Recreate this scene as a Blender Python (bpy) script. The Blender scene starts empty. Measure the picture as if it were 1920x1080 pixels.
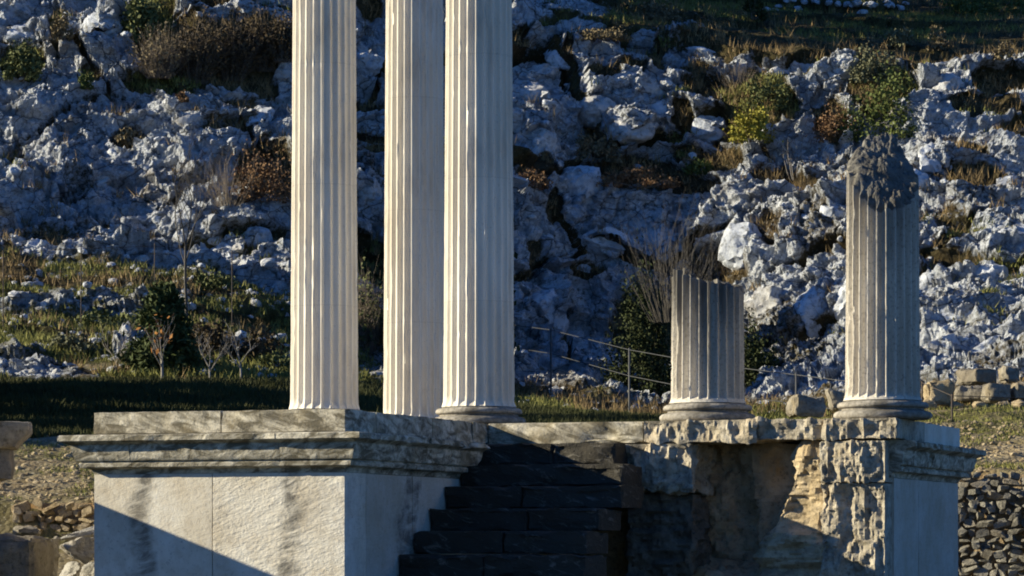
import bpy, bmesh, math, random
import numpy as np
from mathutils import Vector

random.seed(7); rng = np.random.default_rng(7)
S = bpy.context.scene
COL = S.collection
R = math.radians

# ------------------------------------------------------------------ camera
F, CX, HY = 6000.0, 960.0, 1026.0          # focal length in photo pixels, principal column, horizon row
cam = bpy.data.objects.new('camera', bpy.data.cameras.new('camera'))
COL.objects.link(cam)
cam.data.sensor_width = 36.0
cam.data.lens = 36.0 * F / 1920.0
cam.data.shift_y = (HY - 540.0) / 1920.0
cam.data.clip_start = 0.5; cam.data.clip_end = 3000.0
cam.location = (0, 0, 0); cam.rotation_euler = (R(90), 0, 0)
S.camera = cam

# ------------------------------------------------------------------ sky and sun
SUN = Vector((1.0, 0.01, -0.345)).normalized()        # direction the light travels
to_sun = -SUN
elev = math.asin(to_sun.z); azim = math.atan2(to_sun.x, to_sun.y)
w = bpy.data.worlds.new('World'); S.world = w; w.use_nodes = True
nt = w.node_tree; bg = nt.nodes['Background']
sky = nt.nodes.new('ShaderNodeTexSky'); sky.sky_type = 'NISHITA'; sky.sun_disc = False
sky.sun_elevation = elev; sky.sun_rotation = azim; sky.air_density = 0.7; sky.dust_density = 0.0; sky.ozone_density = 10.0
nt.links.new(sky.outputs[0], bg.inputs[0]); bg.inputs[1].default_value = 0.082
ld = bpy.data.lights.new('sun', 'SUN'); ld.energy = 5.0; ld.angle = R(0.5); ld.color = (1.0, 0.90, 0.66)
sun = bpy.data.objects.new('sun', ld); COL.objects.link(sun)
sun.rotation_euler = SUN.to_track_quat('-Z', 'Y').to_euler()
S.view_settings.view_transform = 'Standard'; S.view_settings.look = 'None'
S.view_settings.exposure = 0.84; S.view_settings.gamma = 1.0
S.cycles.filter_width = 1.9
S.cycles.max_bounces = 6; S.cycles.diffuse_bounces = 4; S.cycles.transparent_max_bounces = 8

# ------------------------------------------------------------------ numeric noise
def _h(ix, iy, iz, seed):
    h = (ix.astype(np.uint32) * np.uint32(374761393) + iy.astype(np.uint32) * np.uint32(668265263)
         + iz.astype(np.uint32) * np.uint32(2147483647) + np.uint32((seed * 974711 + 12345) & 0xffffffff))
    h = (h ^ (h >> np.uint32(13))) * np.uint32(1274126177)
    h = (h ^ (h >> np.uint32(16))) * np.uint32(2246822519)
    return h ^ (h >> np.uint32(15))
def _f(h): return (h & np.uint32(0xffffff)).astype(np.float32) / np.float32(0xffffff)
def vnoise(p, seed=0):
    p = np.asarray(p, np.float32); i = np.floor(p).astype(np.int32); f = p - i
    f = f * f * f * (f * (f * 6 - 15) + 10); out = 0
    for dx in (0, 1):
        wx = f[:, 0] if dx else 1 - f[:, 0]
        for dy in (0, 1):
            wy = f[:, 1] if dy else 1 - f[:, 1]
            for dz in (0, 1):
                wz = f[:, 2] if dz else 1 - f[:, 2]
                out = out + wx * wy * wz * _f(_h(i[:, 0] + dx, i[:, 1] + dy, i[:, 2] + dz, seed))
    return out * 2 - 1
def fbm(p, seed=0, o=4, gain=0.5):
    p = np.asarray(p, np.float32); a, t, s = 1.0, 0, 0
    for k in range(o):
        t = t + a * vnoise(p * (2.03 ** k) + 17.3 * k, seed + k); s += a; a *= gain
    return t / s
def ridged(p, seed=0, o=3):
    t, a, s = 0, 1.0, 0
    for k in range(o):
        t = t + a * (1 - 2 * np.abs(vnoise(np.asarray(p) * 2.1 ** k + 9.1 * k, seed + k))); s += a; a *= 0.55
    return t / s
def voro(p, seed=0):
    """F1, F2, cell random, offset vector to the nearest cell point"""
    p = np.asarray(p, np.float32); i = np.floor(p).astype(np.int32); n = len(p)
    f1 = np.full(n, 9, np.float32); f2 = np.full(n, 9, np.float32); cid = np.zeros(n, np.uint32); off = np.zeros((n, 3), np.float32)
    for dx in (-1, 0, 1):
        for dy in (-1, 0, 1):
            for dz in (-1, 0, 1):
                c = i + np.array([dx, dy, dz], np.int32)
                h = _h(c[:, 0], c[:, 1], c[:, 2], seed)
                q = np.stack([_f(h), _f(h * np.uint32(1664525) + np.uint32(1013904223)), _f((h ^ np.uint32(0x5bd1e995)) * np.uint32(22695477))], 1)
                v = p - (c + q * 0.9 + 0.05); d = np.sqrt((v * v).sum(1))
                lt = d < f1
                f2 = np.where(lt, f1, np.minimum(f2, d)); cid = np.where(lt, h, cid); off = np.where(lt[:, None], v, off); f1 = np.where(lt, d, f1)
    return f1, f2, _f(cid * np.uint32(2654435761)), off, cid
def sstep(x, a, b):
    t = np.clip((x - a) / (b - a), 0, 1); return t * t * (3 - 2 * t)

# ------------------------------------------------------------------ objects
def link(o, parent=None):
    COL.objects.link(o)
    if parent is not None: o.parent = parent
    return o
def tag(o, label=None, cat=None, group=None, kind=None):
    if label: o['label'] = label
    if cat: o['category'] = cat
    if group: o['group'] = group
    if kind: o['kind'] = kind
    return o
def mesh(name, V, Fc, mat, smooth=True, sharp=None, attrs=None):
    me = bpy.data.meshes.new(name)
    V = np.asarray(V, np.float32)
    if isinstance(Fc, np.ndarray):
        k = Fc.shape[1]; me.vertices.add(len(V)); me.vertices.foreach_set('co', V.ravel())
        me.loops.add(Fc.size); me.loops.foreach_set('vertex_index', Fc.astype(np.int32).ravel())
        me.polygons.add(len(Fc)); me.polygons.foreach_set('loop_start', np.arange(0, Fc.size, k, dtype=np.int32))
        me.update(calc_edges=True)
    else:
        me.from_pydata(V.tolist(), [], Fc)
    me.materials.append(mat)
    if attrs:
        for k, a in attrs.items():
            at = me.attributes.new(k, 'FLOAT', 'POINT'); at.data.foreach_set('value', np.asarray(a, np.float32))
    me.polygons.foreach_set('use_smooth', np.full(len(me.polygons), bool(smooth)))
    if smooth and sharp: me.set_sharp_from_angle(angle=R(sharp))
    me.update()
    return me
def obj(name, me, parent=None, loc=None):
    o = bpy.data.objects.new(name, me); link(o, parent)
    if loc is not None: o.location = loc
    return o
def empty(name, loc, rz=0.0):
    o = bpy.data.objects.new(name, None); o.location = loc; o.rotation_euler = (0, 0, rz); o.empty_display_size = 0.2
    return link(o)
def wpt(px, py, d): return Vector(((px - CX) / F * d, d, (HY - py) / F * d))
def grid_faces(nr, nc, wrap=False):
    a = np.arange(nr * nc).reshape(nr, nc)
    if wrap: a = np.concatenate([a, a[:, :1]], 1)
    return np.stack([a[:-1, :-1], a[:-1, 1:], a[1:, 1:], a[1:, :-1]], -1).reshape(-1, 4)

# ------------------------------------------------------------------ materials
class M:
    def __init__(s, name, rough=0.85, spec=0.25):
        s.m = bpy.data.materials.new(name); s.m.use_nodes = True; s.t = s.m.node_tree
        s.b = s.t.nodes['Principled BSDF']; s.b.inputs['Roughness'].default_value = rough; s.b.inputs['Specular IOR Level'].default_value = spec
        s._geo = None
    def new(s, t): return s.t.nodes.new(t)
    def set(s, sock, v):
        if hasattr(v, 'is_output'): s.t.links.new(v, sock)
        elif isinstance(v, (tuple, list)) and len(v) == 3 and sock.type == 'RGBA': sock.default_value = (*v, 1)
        else: sock.default_value = v
    def pos(s, scale=(1, 1, 1), rot=(0, 0, 0), obj=True):
        tc = s.new('ShaderNodeTexCoord'); mp = s.new('ShaderNodeMapping')
        mp.inputs['Scale'].default_value = scale; mp.inputs['Rotation'].default_value = rot
        s.t.links.new(tc.outputs['Object'], mp.inputs[0]); return mp.outputs[0]
    def wpos(s, scale=(1, 1, 1), rot=(0, 0, 0)):
        g = s.new('ShaderNodeNewGeometry'); mr = s.new('ShaderNodeMapping'); mp = s.new('ShaderNodeMapping')
        mp.inputs['Scale'].default_value = scale; mr.inputs['Rotation'].default_value = rot
        s.t.links.new(g.outputs['Position'], mr.inputs[0]); s.t.links.new(mr.outputs[0], mp.inputs[0]); return mp.outputs[0]
    def noise(s, vec, scale=1, detail=4, rough=0.55, dist=0.0):
        n = s.new('ShaderNodeTexNoise'); s.set(n.inputs['Vector'], vec); n.inputs['Scale'].default_value = scale
        n.inputs['Detail'].default_value = detail; n.inputs['Roughness'].default_value = rough; n.inputs['Distortion'].default_value = dist
        return n.outputs['Fac']
    def vor(s, vec, scale=1, feature='F1', rand=1.0):
        n = s.new('ShaderNodeTexVoronoi'); n.feature = feature; s.set(n.inputs['Vector'], vec); n.inputs['Scale'].default_value = scale
        n.inputs['Randomness'].default_value = rand
        return n.outputs['Distance']
    def wave(s, vec, scale=1, dist=2, detail=2, dscale=1):
        n = s.new('ShaderNodeTexWave'); s.set(n.inputs['Vector'], vec); n.inputs['Scale'].default_value = scale
        n.inputs['Distortion'].default_value = dist; n.inputs['Detail'].default_value = detail; n.inputs['Detail Scale'].default_value = dscale
        return n.outputs['Fac']
    def rng(s, fac, a, b, c=0.0, d=1.0):
        n = s.new('ShaderNodeMapRange'); s.set(n.inputs[0], fac)
        for k, v in enumerate((a, b, c, d)): n.inputs[k + 1].default_value = v
        return n.outputs[0]
    def math(s, op, a, b=0.0):
        n = s.new('ShaderNodeMath'); n.operation = op; s.set(n.inputs[0], a); s.set(n.inputs[1], b); return n.outputs[0]
    def mix(s, fac, a, b, mode='MIX'):
        n = s.new('ShaderNodeMix'); n.data_type = 'RGBA'; n.blend_type = mode
        s.set(n.inputs[0], fac); s.set(n.inputs[6], a); s.set(n.inputs[7], b); return n.outputs[2]
    def attr(s, name):
        n = s.new('ShaderNodeAttribute'); n.attribute_name = name; return n.outputs['Fac']
    def rand(s):
        return s.new('ShaderNodeObjectInfo').outputs['Random']
    def col(s, c): s.set(s.b.inputs['Base Color'], c); return s
    def warp(s, vec, scale, amt):
        n = s.new('ShaderNodeTexNoise'); s.set(n.inputs['Vector'], vec); n.inputs['Scale'].default_value = scale; n.inputs['Detail'].default_value = 3
        a = s.new('ShaderNodeVectorMath'); a.operation = 'MULTIPLY_ADD'; s.t.links.new(n.outputs['Color'], a.inputs[0]); a.inputs[1].default_value = (amt,) * 3; s.set(a.inputs[2], vec)
        return a.outputs[0]
    def bump(s, h, strength=0.5, dist=0.02):
        prev = s.b.inputs['Normal'].links[0].from_socket if s.b.inputs['Normal'].links else None
        n = s.new('ShaderNodeBump'); n.inputs['Strength'].default_value = strength; n.inputs['Distance'].default_value = dist
        s.set(n.inputs['Height'], h)
        if prev: s.t.links.new(prev, n.inputs['Normal'])
        s.t.links.new(n.outputs[0], s.b.inputs['Normal']); return s

def mat_column():
    m = M('column_marble', 0.7)
    p = m.pos((1, 1, 0.25)); q = m.pos()
    c = m.mix(m.rng(m.noise(p, 3.0, 5), 0.35, 0.7), (0.80, 0.755, 0.655), (0.66, 0.595, 0.485))
    c = m.mix(m.rng(m.noise(m.pos((1, 1, 0.12)), 9, 4, 0.6), 0.56, 0.75, 0, 0.55), c, (0.36, 0.31, 0.25))
    c = m.mix(m.rng(m.noise(q, 40, 3), 0.6, 0.75, 0, 0.45), c, (0.33, 0.29, 0.24))
    sep = m.new('ShaderNodeSeparateXYZ'); m.t.links.new(m.pos(), sep.inputs[0]); zz = m.math('DIVIDE', sep.outputs[2], 1.37)
    wn = m.new('ShaderNodeTexWhiteNoise'); wn.noise_dimensions = '2D'; cb = m.new('ShaderNodeCombineXYZ'); m.set(cb.inputs[0], m.math('FLOOR', zz)); m.set(cb.inputs[1], m.rand()); m.t.links.new(cb.outputs[0], wn.inputs['Vector'])
    c = m.mix(m.rng(wn.outputs['Value'], 0, 1, 0, .16), c, (0.50, 0.43, 0.33))
    fr = m.math('ABSOLUTE', m.math('SUBTRACT', m.math('FRACT', zz), .5)); c = m.mix(m.rng(fr, .4955, .4985, 0, .22), c, (0.3, 0.26, 0.2))
    c = m.mix(m.rng(m.noise(m.pos((1.2, 1.2, 0.5)), 2.2, 6, 0.7), 0.56, 0.72, 0, 0.5), c, (0.40, 0.36, 0.30))
    m.col(c); m.bump(m.noise(q, 45, 4, 0.6), 0.35, 0.012); return m.m
def mat_column_old(ztop, lo=.5, hi_=1.05):
    m = M('weathered_column_marble', 0.8)
    p = m.pos((1, 1, 0.25)); q = m.pos()
    c = m.mix(m.rng(m.noise(p, 3.0, 5), 0.35, 0.7), (0.68, 0.63, 0.54), (0.46, 0.41, 0.33))
    s = m.new('ShaderNodeSeparateXYZ'); m.t.links.new(m.pos(), s.inputs[0])
    hi = m.rng(m.math('ADD', s.outputs[2], m.rng(m.noise(m.pos((6, 6, 0.8)), 1.2, 4), 0.25, 0.75, -0.55, 0.55)), ztop * lo, ztop * hi_)
    c = m.mix(m.math('MULTIPLY', hi, 0.85), c, (0.055, 0.05, 0.043))
    c = m.mix(m.rng(m.noise(q, 30, 4, 0.65), 0.52, 0.7, 0, 0.6), c, (0.13, 0.115, 0.09))
    m.col(c); m.bump(m.noise(q, 40, 4, 0.6), 0.5, 0.015); return m.m
def mat_base():
    m = M('column_base_stone', 0.85); q = m.pos()
    c = m.mix(m.rng(m.noise(q, 6, 5, 0.6), 0.35, 0.65), (0.42, 0.385, 0.33), (0.15, 0.135, 0.11))
    c = m.mix(m.rng(m.noise(q, 28, 4, 0.6), 0.5, 0.7, 0, 0.7), c, (0.1, 0.09, 0.075))
    m.col(c); m.bump(m.noise(q, 25, 5, 0.65), 0.6, 0.02); return m.m
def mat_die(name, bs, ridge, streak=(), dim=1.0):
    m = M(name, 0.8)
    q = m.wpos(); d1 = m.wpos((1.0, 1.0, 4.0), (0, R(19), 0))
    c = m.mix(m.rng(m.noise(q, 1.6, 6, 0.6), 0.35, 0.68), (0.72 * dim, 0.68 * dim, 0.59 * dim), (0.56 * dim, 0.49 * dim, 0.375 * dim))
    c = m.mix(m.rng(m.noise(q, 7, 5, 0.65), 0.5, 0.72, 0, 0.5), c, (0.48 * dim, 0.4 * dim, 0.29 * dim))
    br = m.noise(m.wpos((1.2, 1.2, 4.0), (0, R(17), 0)), 2.8, 6, 0.7, 0.6)
    sep = m.new('ShaderNodeSeparateXYZ'); m.t.links.new(m.wpos(), sep.inputs[0])
    wob = m.rng(m.noise(q, 2.2, 4, 0.6), 0.2, 0.8, -0.16, 0.16)
    for (x0, wd) in streak:                                   # soot and lichen runs below the cornice joints
        dx = m.math('ABSOLUTE', m.math('SUBTRACT', m.math('ADD', sep.outputs[0], wob), x0))
        k = m.math('MULTIPLY', m.rng(dx, wd * 0.35, wd, 1.0, 0.0), m.rng(br, 0.36, 0.60))
        c = m.mix(m.math('MULTIPLY', k, 0.85), c, (0.085, 0.08, 0.07))
    c = m.mix(m.rng(m.noise(m.wpos((1, 1, .45)), 1.5, 7, 0.7), 0.5, 0.7, 0, 0.55), c, (0.36, 0.30, 0.215))
    c = m.mix(m.rng(m.noise(q, 22, 4, 0.7), 0.57, 0.72, 0, 0.6), c, (0.22, 0.2, 0.165))
    m.col(c)
    m.bump(m.noise(d1, 4.6, 6, 0.62, 0.3), ridge, 0.06); m.bump(m.noise(q, 30, 5, 0.65), bs, 0.015); return m.m
def mat_trim():
    m = M('weathered_marble_trim', 0.85)
    q = m.wpos(); d1 = m.wpos((1, 1, 2.8), (0, R(-15), 0))
    v = m.noise(d1, 3.4, 6, 0.65, .8)
    c = m.mix(m.rng(v, 0.40, 0.62), (0.14, 0.12, 0.08), (0.64, 0.58, 0.45))
    c = m.mix(m.rng(m.noise(q, 16, 5, 0.65), 0.5, 0.68, 0, 0.75), c, (0.11, 0.1, 0.075))
    c = m.mix(m.rng(m.noise(q, 3.1, 3), 0.5, 0.75, 0, 0.6), c, (0.36, 0.29, 0.17))
    m.col(c); m.bump(v, 0.5, 0.03); m.bump(m.noise(q, 40, 4, 0.65), 0.5, 0.015); return m.m
def mat_cornice():
    m = M('pale_cornice_marble', 0.85)
    q = m.wpos(); d1 = m.wpos((1, 1, 2.4), (0, R(20), 0))
    v = m.noise(d1, 4.0, 6, 0.65, 1.0)
    c = m.mix(m.rng(v, 0.42, 0.64), (0.15, 0.13, 0.088), (0.64, 0.585, 0.465))
    c = m.mix(m.rng(m.noise(q, 14, 5, 0.65), 0.53, 0.68, 0, 0.7), c, (0.12, 0.105, 0.08))
    m.col(c); m.bump(v, 0.5, 0.03); m.bump(m.noise(q, 40, 4, 0.65), 0.5, 0.015); return m.m
def mat_step():  # near-black tone puts the shade over the flight into the marble
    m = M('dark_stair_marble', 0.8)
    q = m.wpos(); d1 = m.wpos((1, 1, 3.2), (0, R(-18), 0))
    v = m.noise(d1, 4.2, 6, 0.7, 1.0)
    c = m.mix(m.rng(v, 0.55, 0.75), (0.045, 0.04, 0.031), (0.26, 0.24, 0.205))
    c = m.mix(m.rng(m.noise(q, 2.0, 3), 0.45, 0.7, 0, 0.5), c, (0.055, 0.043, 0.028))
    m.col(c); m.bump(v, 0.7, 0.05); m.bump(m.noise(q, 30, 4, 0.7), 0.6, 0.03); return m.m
def mat_rough(name='broken_limestone', a=(0.54, 0.48, 0.375), b=(0.28, 0.245, 0.185), dark=(0.085, 0.075, 0.06), warm=(0.46, 0.34, 0.19), wf=0.5):
    m = M(name, 0.92, 0.15); q = m.wpos()
    c = m.mix(m.rng(m.noise(q, 5, 6, 0.65), 0.38, 0.62), a, b)
    c = m.mix(m.rng(m.noise(q, 2.2, 4), 0.5, 0.7, 0, wf), c, warm)
    c = m.mix(m.rng(m.noise(q, 19, 5, 0.7), 0.52, 0.68, 0, 0.75), c, dark)
    m.col(c); m.bump(m.noise(q, 26, 5, 0.7), 0.8, 0.03); return m.m
def mat_hill():
    m = M('hillside_rock_and_soil', 0.95, 0.1); q = m.wpos()
    rk = m.mix(m.rng(m.noise(q, 0.9, 6, 0.62), 0.35, 0.65), (0.76, 0.79, 0.84), (0.54, 0.575, 0.635))
    rk = m.mix(m.rng(m.noise(q, 5.5, 7, 0.75), 0.52, 0.64, 0, 0.58), rk, (0.15, 0.152, 0.155))
    rk = m.mix(m.rng(m.noise(q, 17, 4, 0.65), 0.56, 0.68, 0, 0.7), rk, (0.15, 0.145, 0.135))
    rk = m.mix(m.rng(m.noise(q, 0.45, 4), 0.58, 0.72, 0, 0.5), rk, (0.42, 0.33, 0.22))
    ck = m.vor(m.warp(m.wpos((1, 1, 1.5)), 1.6, .55), 0.95, 'DISTANCE_TO_EDGE'); ck2 = m.vor(m.warp(m.wpos((1, 1, 1.6), (0, R(25), 0)), 3.0, .3), 2.6, 'DISTANCE_TO_EDGE')
    rk = m.mix(m.rng(ck, .004, .028, .7, 0), rk, (0.05, 0.045, 0.038)); rk = m.mix(m.rng(ck2, .006, .035, .4, 0), rk, (0.09, 0.085, 0.075))
    so = m.mix(m.rng(m.noise(q, 3.2, 6, 0.65), 0.35, 0.65), (0.055, 0.04, 0.024), (0.125, 0.088, 0.05))
    gr = m.mix(m.rng(m.noise(q, 5.0, 6, 0.7), 0.35, 0.65), (0.045, 0.052, 0.016), (0.17, 0.155, 0.06))
    so = m.mix(m.attr('green'), so, gr)
    so = m.mix(m.rng(m.vor(q, 9), 0.09, 0.16, 0.7, 0.0), so, (0.34, 0.31, 0.26))
    f = m.rng(m.math('ADD', m.attr('soil'), m.rng(m.noise(q, 7, 5, 0.7), 0.2, 0.8, -0.3, 0.3)), 0.36, 0.62)
    m.col(m.mix(f, rk, so))
    m.bump(m.rng(ck, 0, .08), 0.8, 0.10); m.bump(m.rng(ck2, 0, .10), 0.7, 0.06); m.bump(m.noise(q, 6, 7, 0.75), 0.9, 0.24); m.bump(m.noise(q, 26, 4, 0.7), 0.7, 0.04); return m.m
def mat_ground():
    m = M('stony_turf', 0.95, 0.1); q = m.wpos()
    so = m.mix(m.rng(m.noise(q, 3.2, 6, 0.65), 0.35, 0.65), (0.21, 0.155, 0.09), (0.38, 0.315, 0.21))
    gr = m.mix(m.rng(m.noise(q, 5.0, 6, 0.7), 0.35, 0.65), (0.045, 0.05, 0.014), (0.17, 0.15, 0.06))
    g = m.math('MULTIPLY', m.attr('green'), m.rng(m.noise(q, 1.1, 4, 0.6), 0.3, 0.55))
    c = m.mix(g, so, gr)
    bare = m.rng(m.attr('green'), 0.5, 0.95, 1.0, 0.08)
    c = m.mix(m.math('MULTIPLY', bare, m.rng(m.vor(q, 8), 0.10, 0.2, 0.75, 0.0)), c, (0.42, 0.38, 0.3))
    c = m.mix(m.math('MULTIPLY', bare, m.rng(m.vor(q, 19), 0.14, 0.24, 0.6, 0.0)), c, (0.5, 0.46, 0.38))
    m.col(c); m.bump(m.vor(q, 14), 0.8, -0.05); m.bump(m.noise(q, 30, 5, 0.7), 0.7, 0.04); return m.m
def mat_boulder(name, a, b, lich=(0.13, 0.13, 0.125)):
    m = M(name, 0.95, 0.12); q = m.wpos()
    c = m.mix(m.rng(m.noise(q, 2.2, 6, 0.62), 0.35, 0.65), a, b)
    c = m.mix(m.rng(m.noise(q, 5.5, 7, 0.75), 0.5, 0.62, 0, 0.75), c, lich)
    c = m.mix(m.rng(m.rand(), 0.6, 1.0, 0, 0.45), c, (0.40, 0.33, 0.24))
    m.col(c); m.bump(m.noise(q, 9, 6, 0.7), 0.8, 0.08); m.bump(m.noise(q, 34, 4, 0.7), 0.6, 0.03); return m.m
def mat_leaf(name, a, b, scale=3.0):
    m = M(name, 0.75, 0.2); q = m.wpos()
    c = m.mix(m.rng(m.noise(q, scale, 3), 0.32, 0.68), a, b)
    m.col(m.mix(m.rng(m.noise(q, 30, 2), 0.3, 0.7, 0, 0.6), c, tuple(min(1, x * 1.6) for x in b)))
    return m.m
def mat_plain(name, a, b, scale=12, rough=0.8, bump=0.3):
    m = M(name, rough, 0.3); q = m.wpos()
    m.col(m.mix(m.rng(m.noise(q, scale, 5, 0.6), 0.3, 0.7), a, b)); m.bump(m.noise(q, scale * 3, 3), bump, 0.02); return m.m

MT = dict(
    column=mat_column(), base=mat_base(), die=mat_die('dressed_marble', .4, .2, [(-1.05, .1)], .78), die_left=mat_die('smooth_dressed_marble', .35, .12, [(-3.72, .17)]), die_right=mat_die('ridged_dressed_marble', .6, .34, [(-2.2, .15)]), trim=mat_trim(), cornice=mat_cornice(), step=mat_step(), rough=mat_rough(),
    rough_dark=mat_rough('dark_broken_stone', (0.34, 0.32, 0.285), (0.2, 0.185, 0.165), (0.07, 0.065, 0.058), (0.2, 0.17, 0.12), 0.3),
    pier=mat_rough('dark_pier_masonry', (0.2, 0.175, 0.135), (0.11, 0.098, 0.078), (0.04, 0.036, 0.03), (0.2, 0.15, 0.09), 0.5),
    fracture=mat_rough('dark_fractured_marble', (0.2, 0.19, 0.17), (0.115, 0.108, 0.095), (0.035, 0.032, 0.028), (0.15, 0.13, 0.1), 0.3),
    core=mat_rough('ochre_rubble_core', (0.54, 0.44, 0.29), (0.36, 0.28, 0.17), (0.15, 0.11, 0.065), (0.46, 0.31, 0.14), 0.5),
    core_dark=mat_rough('brown_rubble_core', (0.50, 0.38, 0.24), (0.31, 0.235, 0.145), (0.11, 0.085, 0.06), (0.48, 0.27, 0.09), 0.7),
    hill=mat_hill(), ground=mat_ground(),
    boulder=mat_boulder('pale_limestone', (0.68, 0.71, 0.76), (0.46, 0.49, 0.545)),
    wall_stone=mat_boulder('wall_limestone', (0.34, 0.32, 0.27), (0.19, 0.178, 0.15), (0.06, 0.056, 0.05)),
    ochre_stone=mat_boulder('ochre_wall_stone', (0.5, 0.41, 0.27), (0.34, 0.26, 0.15), (0.14, 0.1, 0.06)),
    fallen=mat_rough('fallen_block_stone', (0.33, 0.295, 0.235), (0.19, 0.168, 0.132), (0.07, 0.063, 0.05), (0.29, 0.22, 0.12), 0.5),
    shade_block=mat_rough('brown_limestone', (0.24, 0.21, 0.16), (0.17, 0.145, 0.11), (0.08, 0.07, 0.055), (0.2, 0.16, 0.1), 0.4),
    spotted=mat_boulder('lichen_spotted_limestone', (0.55, 0.52, 0.46), (0.3, 0.28, 0.24), (0.05, 0.047, 0.04)),
    bark=mat_plain('grey_bark', (0.11, 0.098, 0.082), (0.055, 0.048, 0.04)),
    pale_bark=mat_plain('pale_bark', (0.34, 0.31, 0.27), (0.18, 0.16, 0.135)),
    twig=mat_plain('dry_twig', (0.25, 0.205, 0.16), (0.12, 0.095, 0.07)),
    metal=mat_plain('galvanised_steel', (0.075, 0.078, 0.08), (0.05, 0.052, 0.054), 8, 0.6, 0.05),
    turf=mat_plain('dark_turf', (0.075, 0.078, 0.03), (0.035, 0.038, 0.016), 1.5, 0.95, 0.5),
    rust=mat_plain('rusty_iron', (0.1, 0.075, 0.055), (0.05, 0.04, 0.035), 20, 0.8, 0.2),
    leaf_dark=mat_leaf('dark_evergreen_leaf', (0.014, 0.020, 0.007), (0.04, 0.05, 0.016)),
    leaf_umber=mat_leaf('umber_brush', (0.028, 0.021, 0.011), (0.085, 0.06, 0.03)),
    leaf_conifer=mat_leaf('conifer_needle', (0.018, 0.030, 0.010), (0.055, 0.072, 0.022)),
    leaf_olive=mat_leaf('olive_leaf', (0.03, 0.04, 0.014), (0.115, 0.125, 0.045)),
    leaf_grey=mat_leaf('grey_green_leaf', (0.045, 0.05, 0.03), (0.15, 0.15, 0.085)),
    leaf_yellow=mat_leaf('yellow_green_leaf', (0.09, 0.082, 0.014), (0.26, 0.235, 0.035)),
    leaf_pine=mat_leaf('bright_green_leaf', (0.028, 0.04, 0.012), (0.095, 0.115, 0.03)),
    leaf_brown=mat_leaf('russet_leaf', (0.075, 0.045, 0.024), (0.19, 0.11, 0.055)),
    leaf_dry=mat_leaf('dry_brush', (0.07, 0.055, 0.03), (0.19, 0.15, 0.085)),
    leaf_orange=mat_leaf('orange_leaf', (0.14, 0.055, 0.012), (0.26, 0.12, 0.03)),
    grass_dry=mat_leaf('dry_grass_blade', (0.10, 0.068, 0.030), (0.24, 0.17, 0.08), 0.9),
    grass_dark=mat_leaf('dark_grass_blade', (0.016, 0.020, 0.006), (0.05, 0.054, 0.015), 0.9),  # grass blades darkened to carry the shade of the dip
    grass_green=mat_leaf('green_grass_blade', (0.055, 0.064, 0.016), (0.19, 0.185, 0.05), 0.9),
)

# ------------------------------------------------------------------ terrain (ground sheet, ground, hill)
ZG = -0.85
flat = mesh('plain', [(-900, -200, ZG - 1.0), (900, -200, ZG - 1.0), (900, 1800, ZG - 1.0), (-900, 1800, ZG - 1.0)], [(0, 1, 2, 3)], MT['turf'], False)
tag(obj('plain', flat), 'flat stony plain around the ruin', 'ground', kind='structure')

# control profile per photo column: (distance, photo row) of front base, wall foot, wall top, terrace edge, terrace back, bank, rock foot, mid, top, beyond
CP = {
 -1100: [(36, 1168), (40, 1010), (40.4, 940), (43.5, 872), (51, 790), (57, 716), (66, 560), (72, 475), (81, 0), (104, -430)],
 0:    [(36, 1168), (40, 1030), (40.4, 945), (43.5, 868), (51, 790), (57, 718), (66, 565), (72, 478), (81, 0), (102, -420)],
 180:  [(36, 1168), (40, 1030), (40.4, 940), (43.5, 872), (51, 790), (57, 716), (66, 580), (72, 495), (81, 0), (102, -420)],
 400:  [(36, 1168), (40, 1010), (40.4, 940), (43.5, 885), (51, 795), (57, 716), (64.5, 590), (72, 505), (81, 5), (102, -400)],
 540:  [(36, 1168), (40, 1010), (40.4, 960), (43.5, 890), (51, 800), (58, 718), (65, 640), (72, 520), (82, 20), (100, -330)],
 700:  [(36, 1168), (40, 1010), (40.4, 960), (43.5, 890), (51, 805), (59, 722), (68, 690), (74, 560), (83, 20), (100, -320)],
 960:  [(36, 1168), (40, 1010), (40.4, 960), (43.5, 890), (51, 805), (62, 765), (70.5, 711), (74, 620), (82.5, 20), (102, -180)],
 1100: [(36, 1168), (40, 1010), (40.4, 960), (43.5, 890), (51, 805), (60, 778), (70.5, 730), (76.3, 630), (83.4, 35), (104, -90)],
 1260: [(36, 1168), (40, 1010), (40.4, 960), (43.5, 890), (51, 810), (57, 790), (69.5, 753), (76, 650), (83.8, 55), (106, -40)],
 1400: [(36, 1168), (41, 1030), (41.3, 960), (43.6, 885), (49.5, 810), (56, 786), (67.3, 748), (73.6, 645), (83, 75), (106, -35)],
 1580: [(36, 1168), (41.8, 1060), (42.1, 960), (43.8, 880), (48, 810), (54, 782), (64, 735), (71, 640), (82.3, 95), (106, -30)],
 1800: [(36, 1168), (41.2, 1120), (41.6, 888), (43.5, 858), (48, 800), (53, 760), (62, 712), (69.3, 590), (82, 110), (106, -22)],
 1920: [(36, 1168), (40.9, 1120), (41.2, 888), (43.5, 855), (48, 795), (53, 758), (61, 705), (69, 585), (82.5, 105), (106, -8)],
 2900: [(36, 1168), (38.4, 1120), (38.7, 888), (43.5, 855), (48, 795), (53, 758), (61, 700), (67, 580), (79, 90), (106, -10)],
}
KP = sorted(CP)
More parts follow.
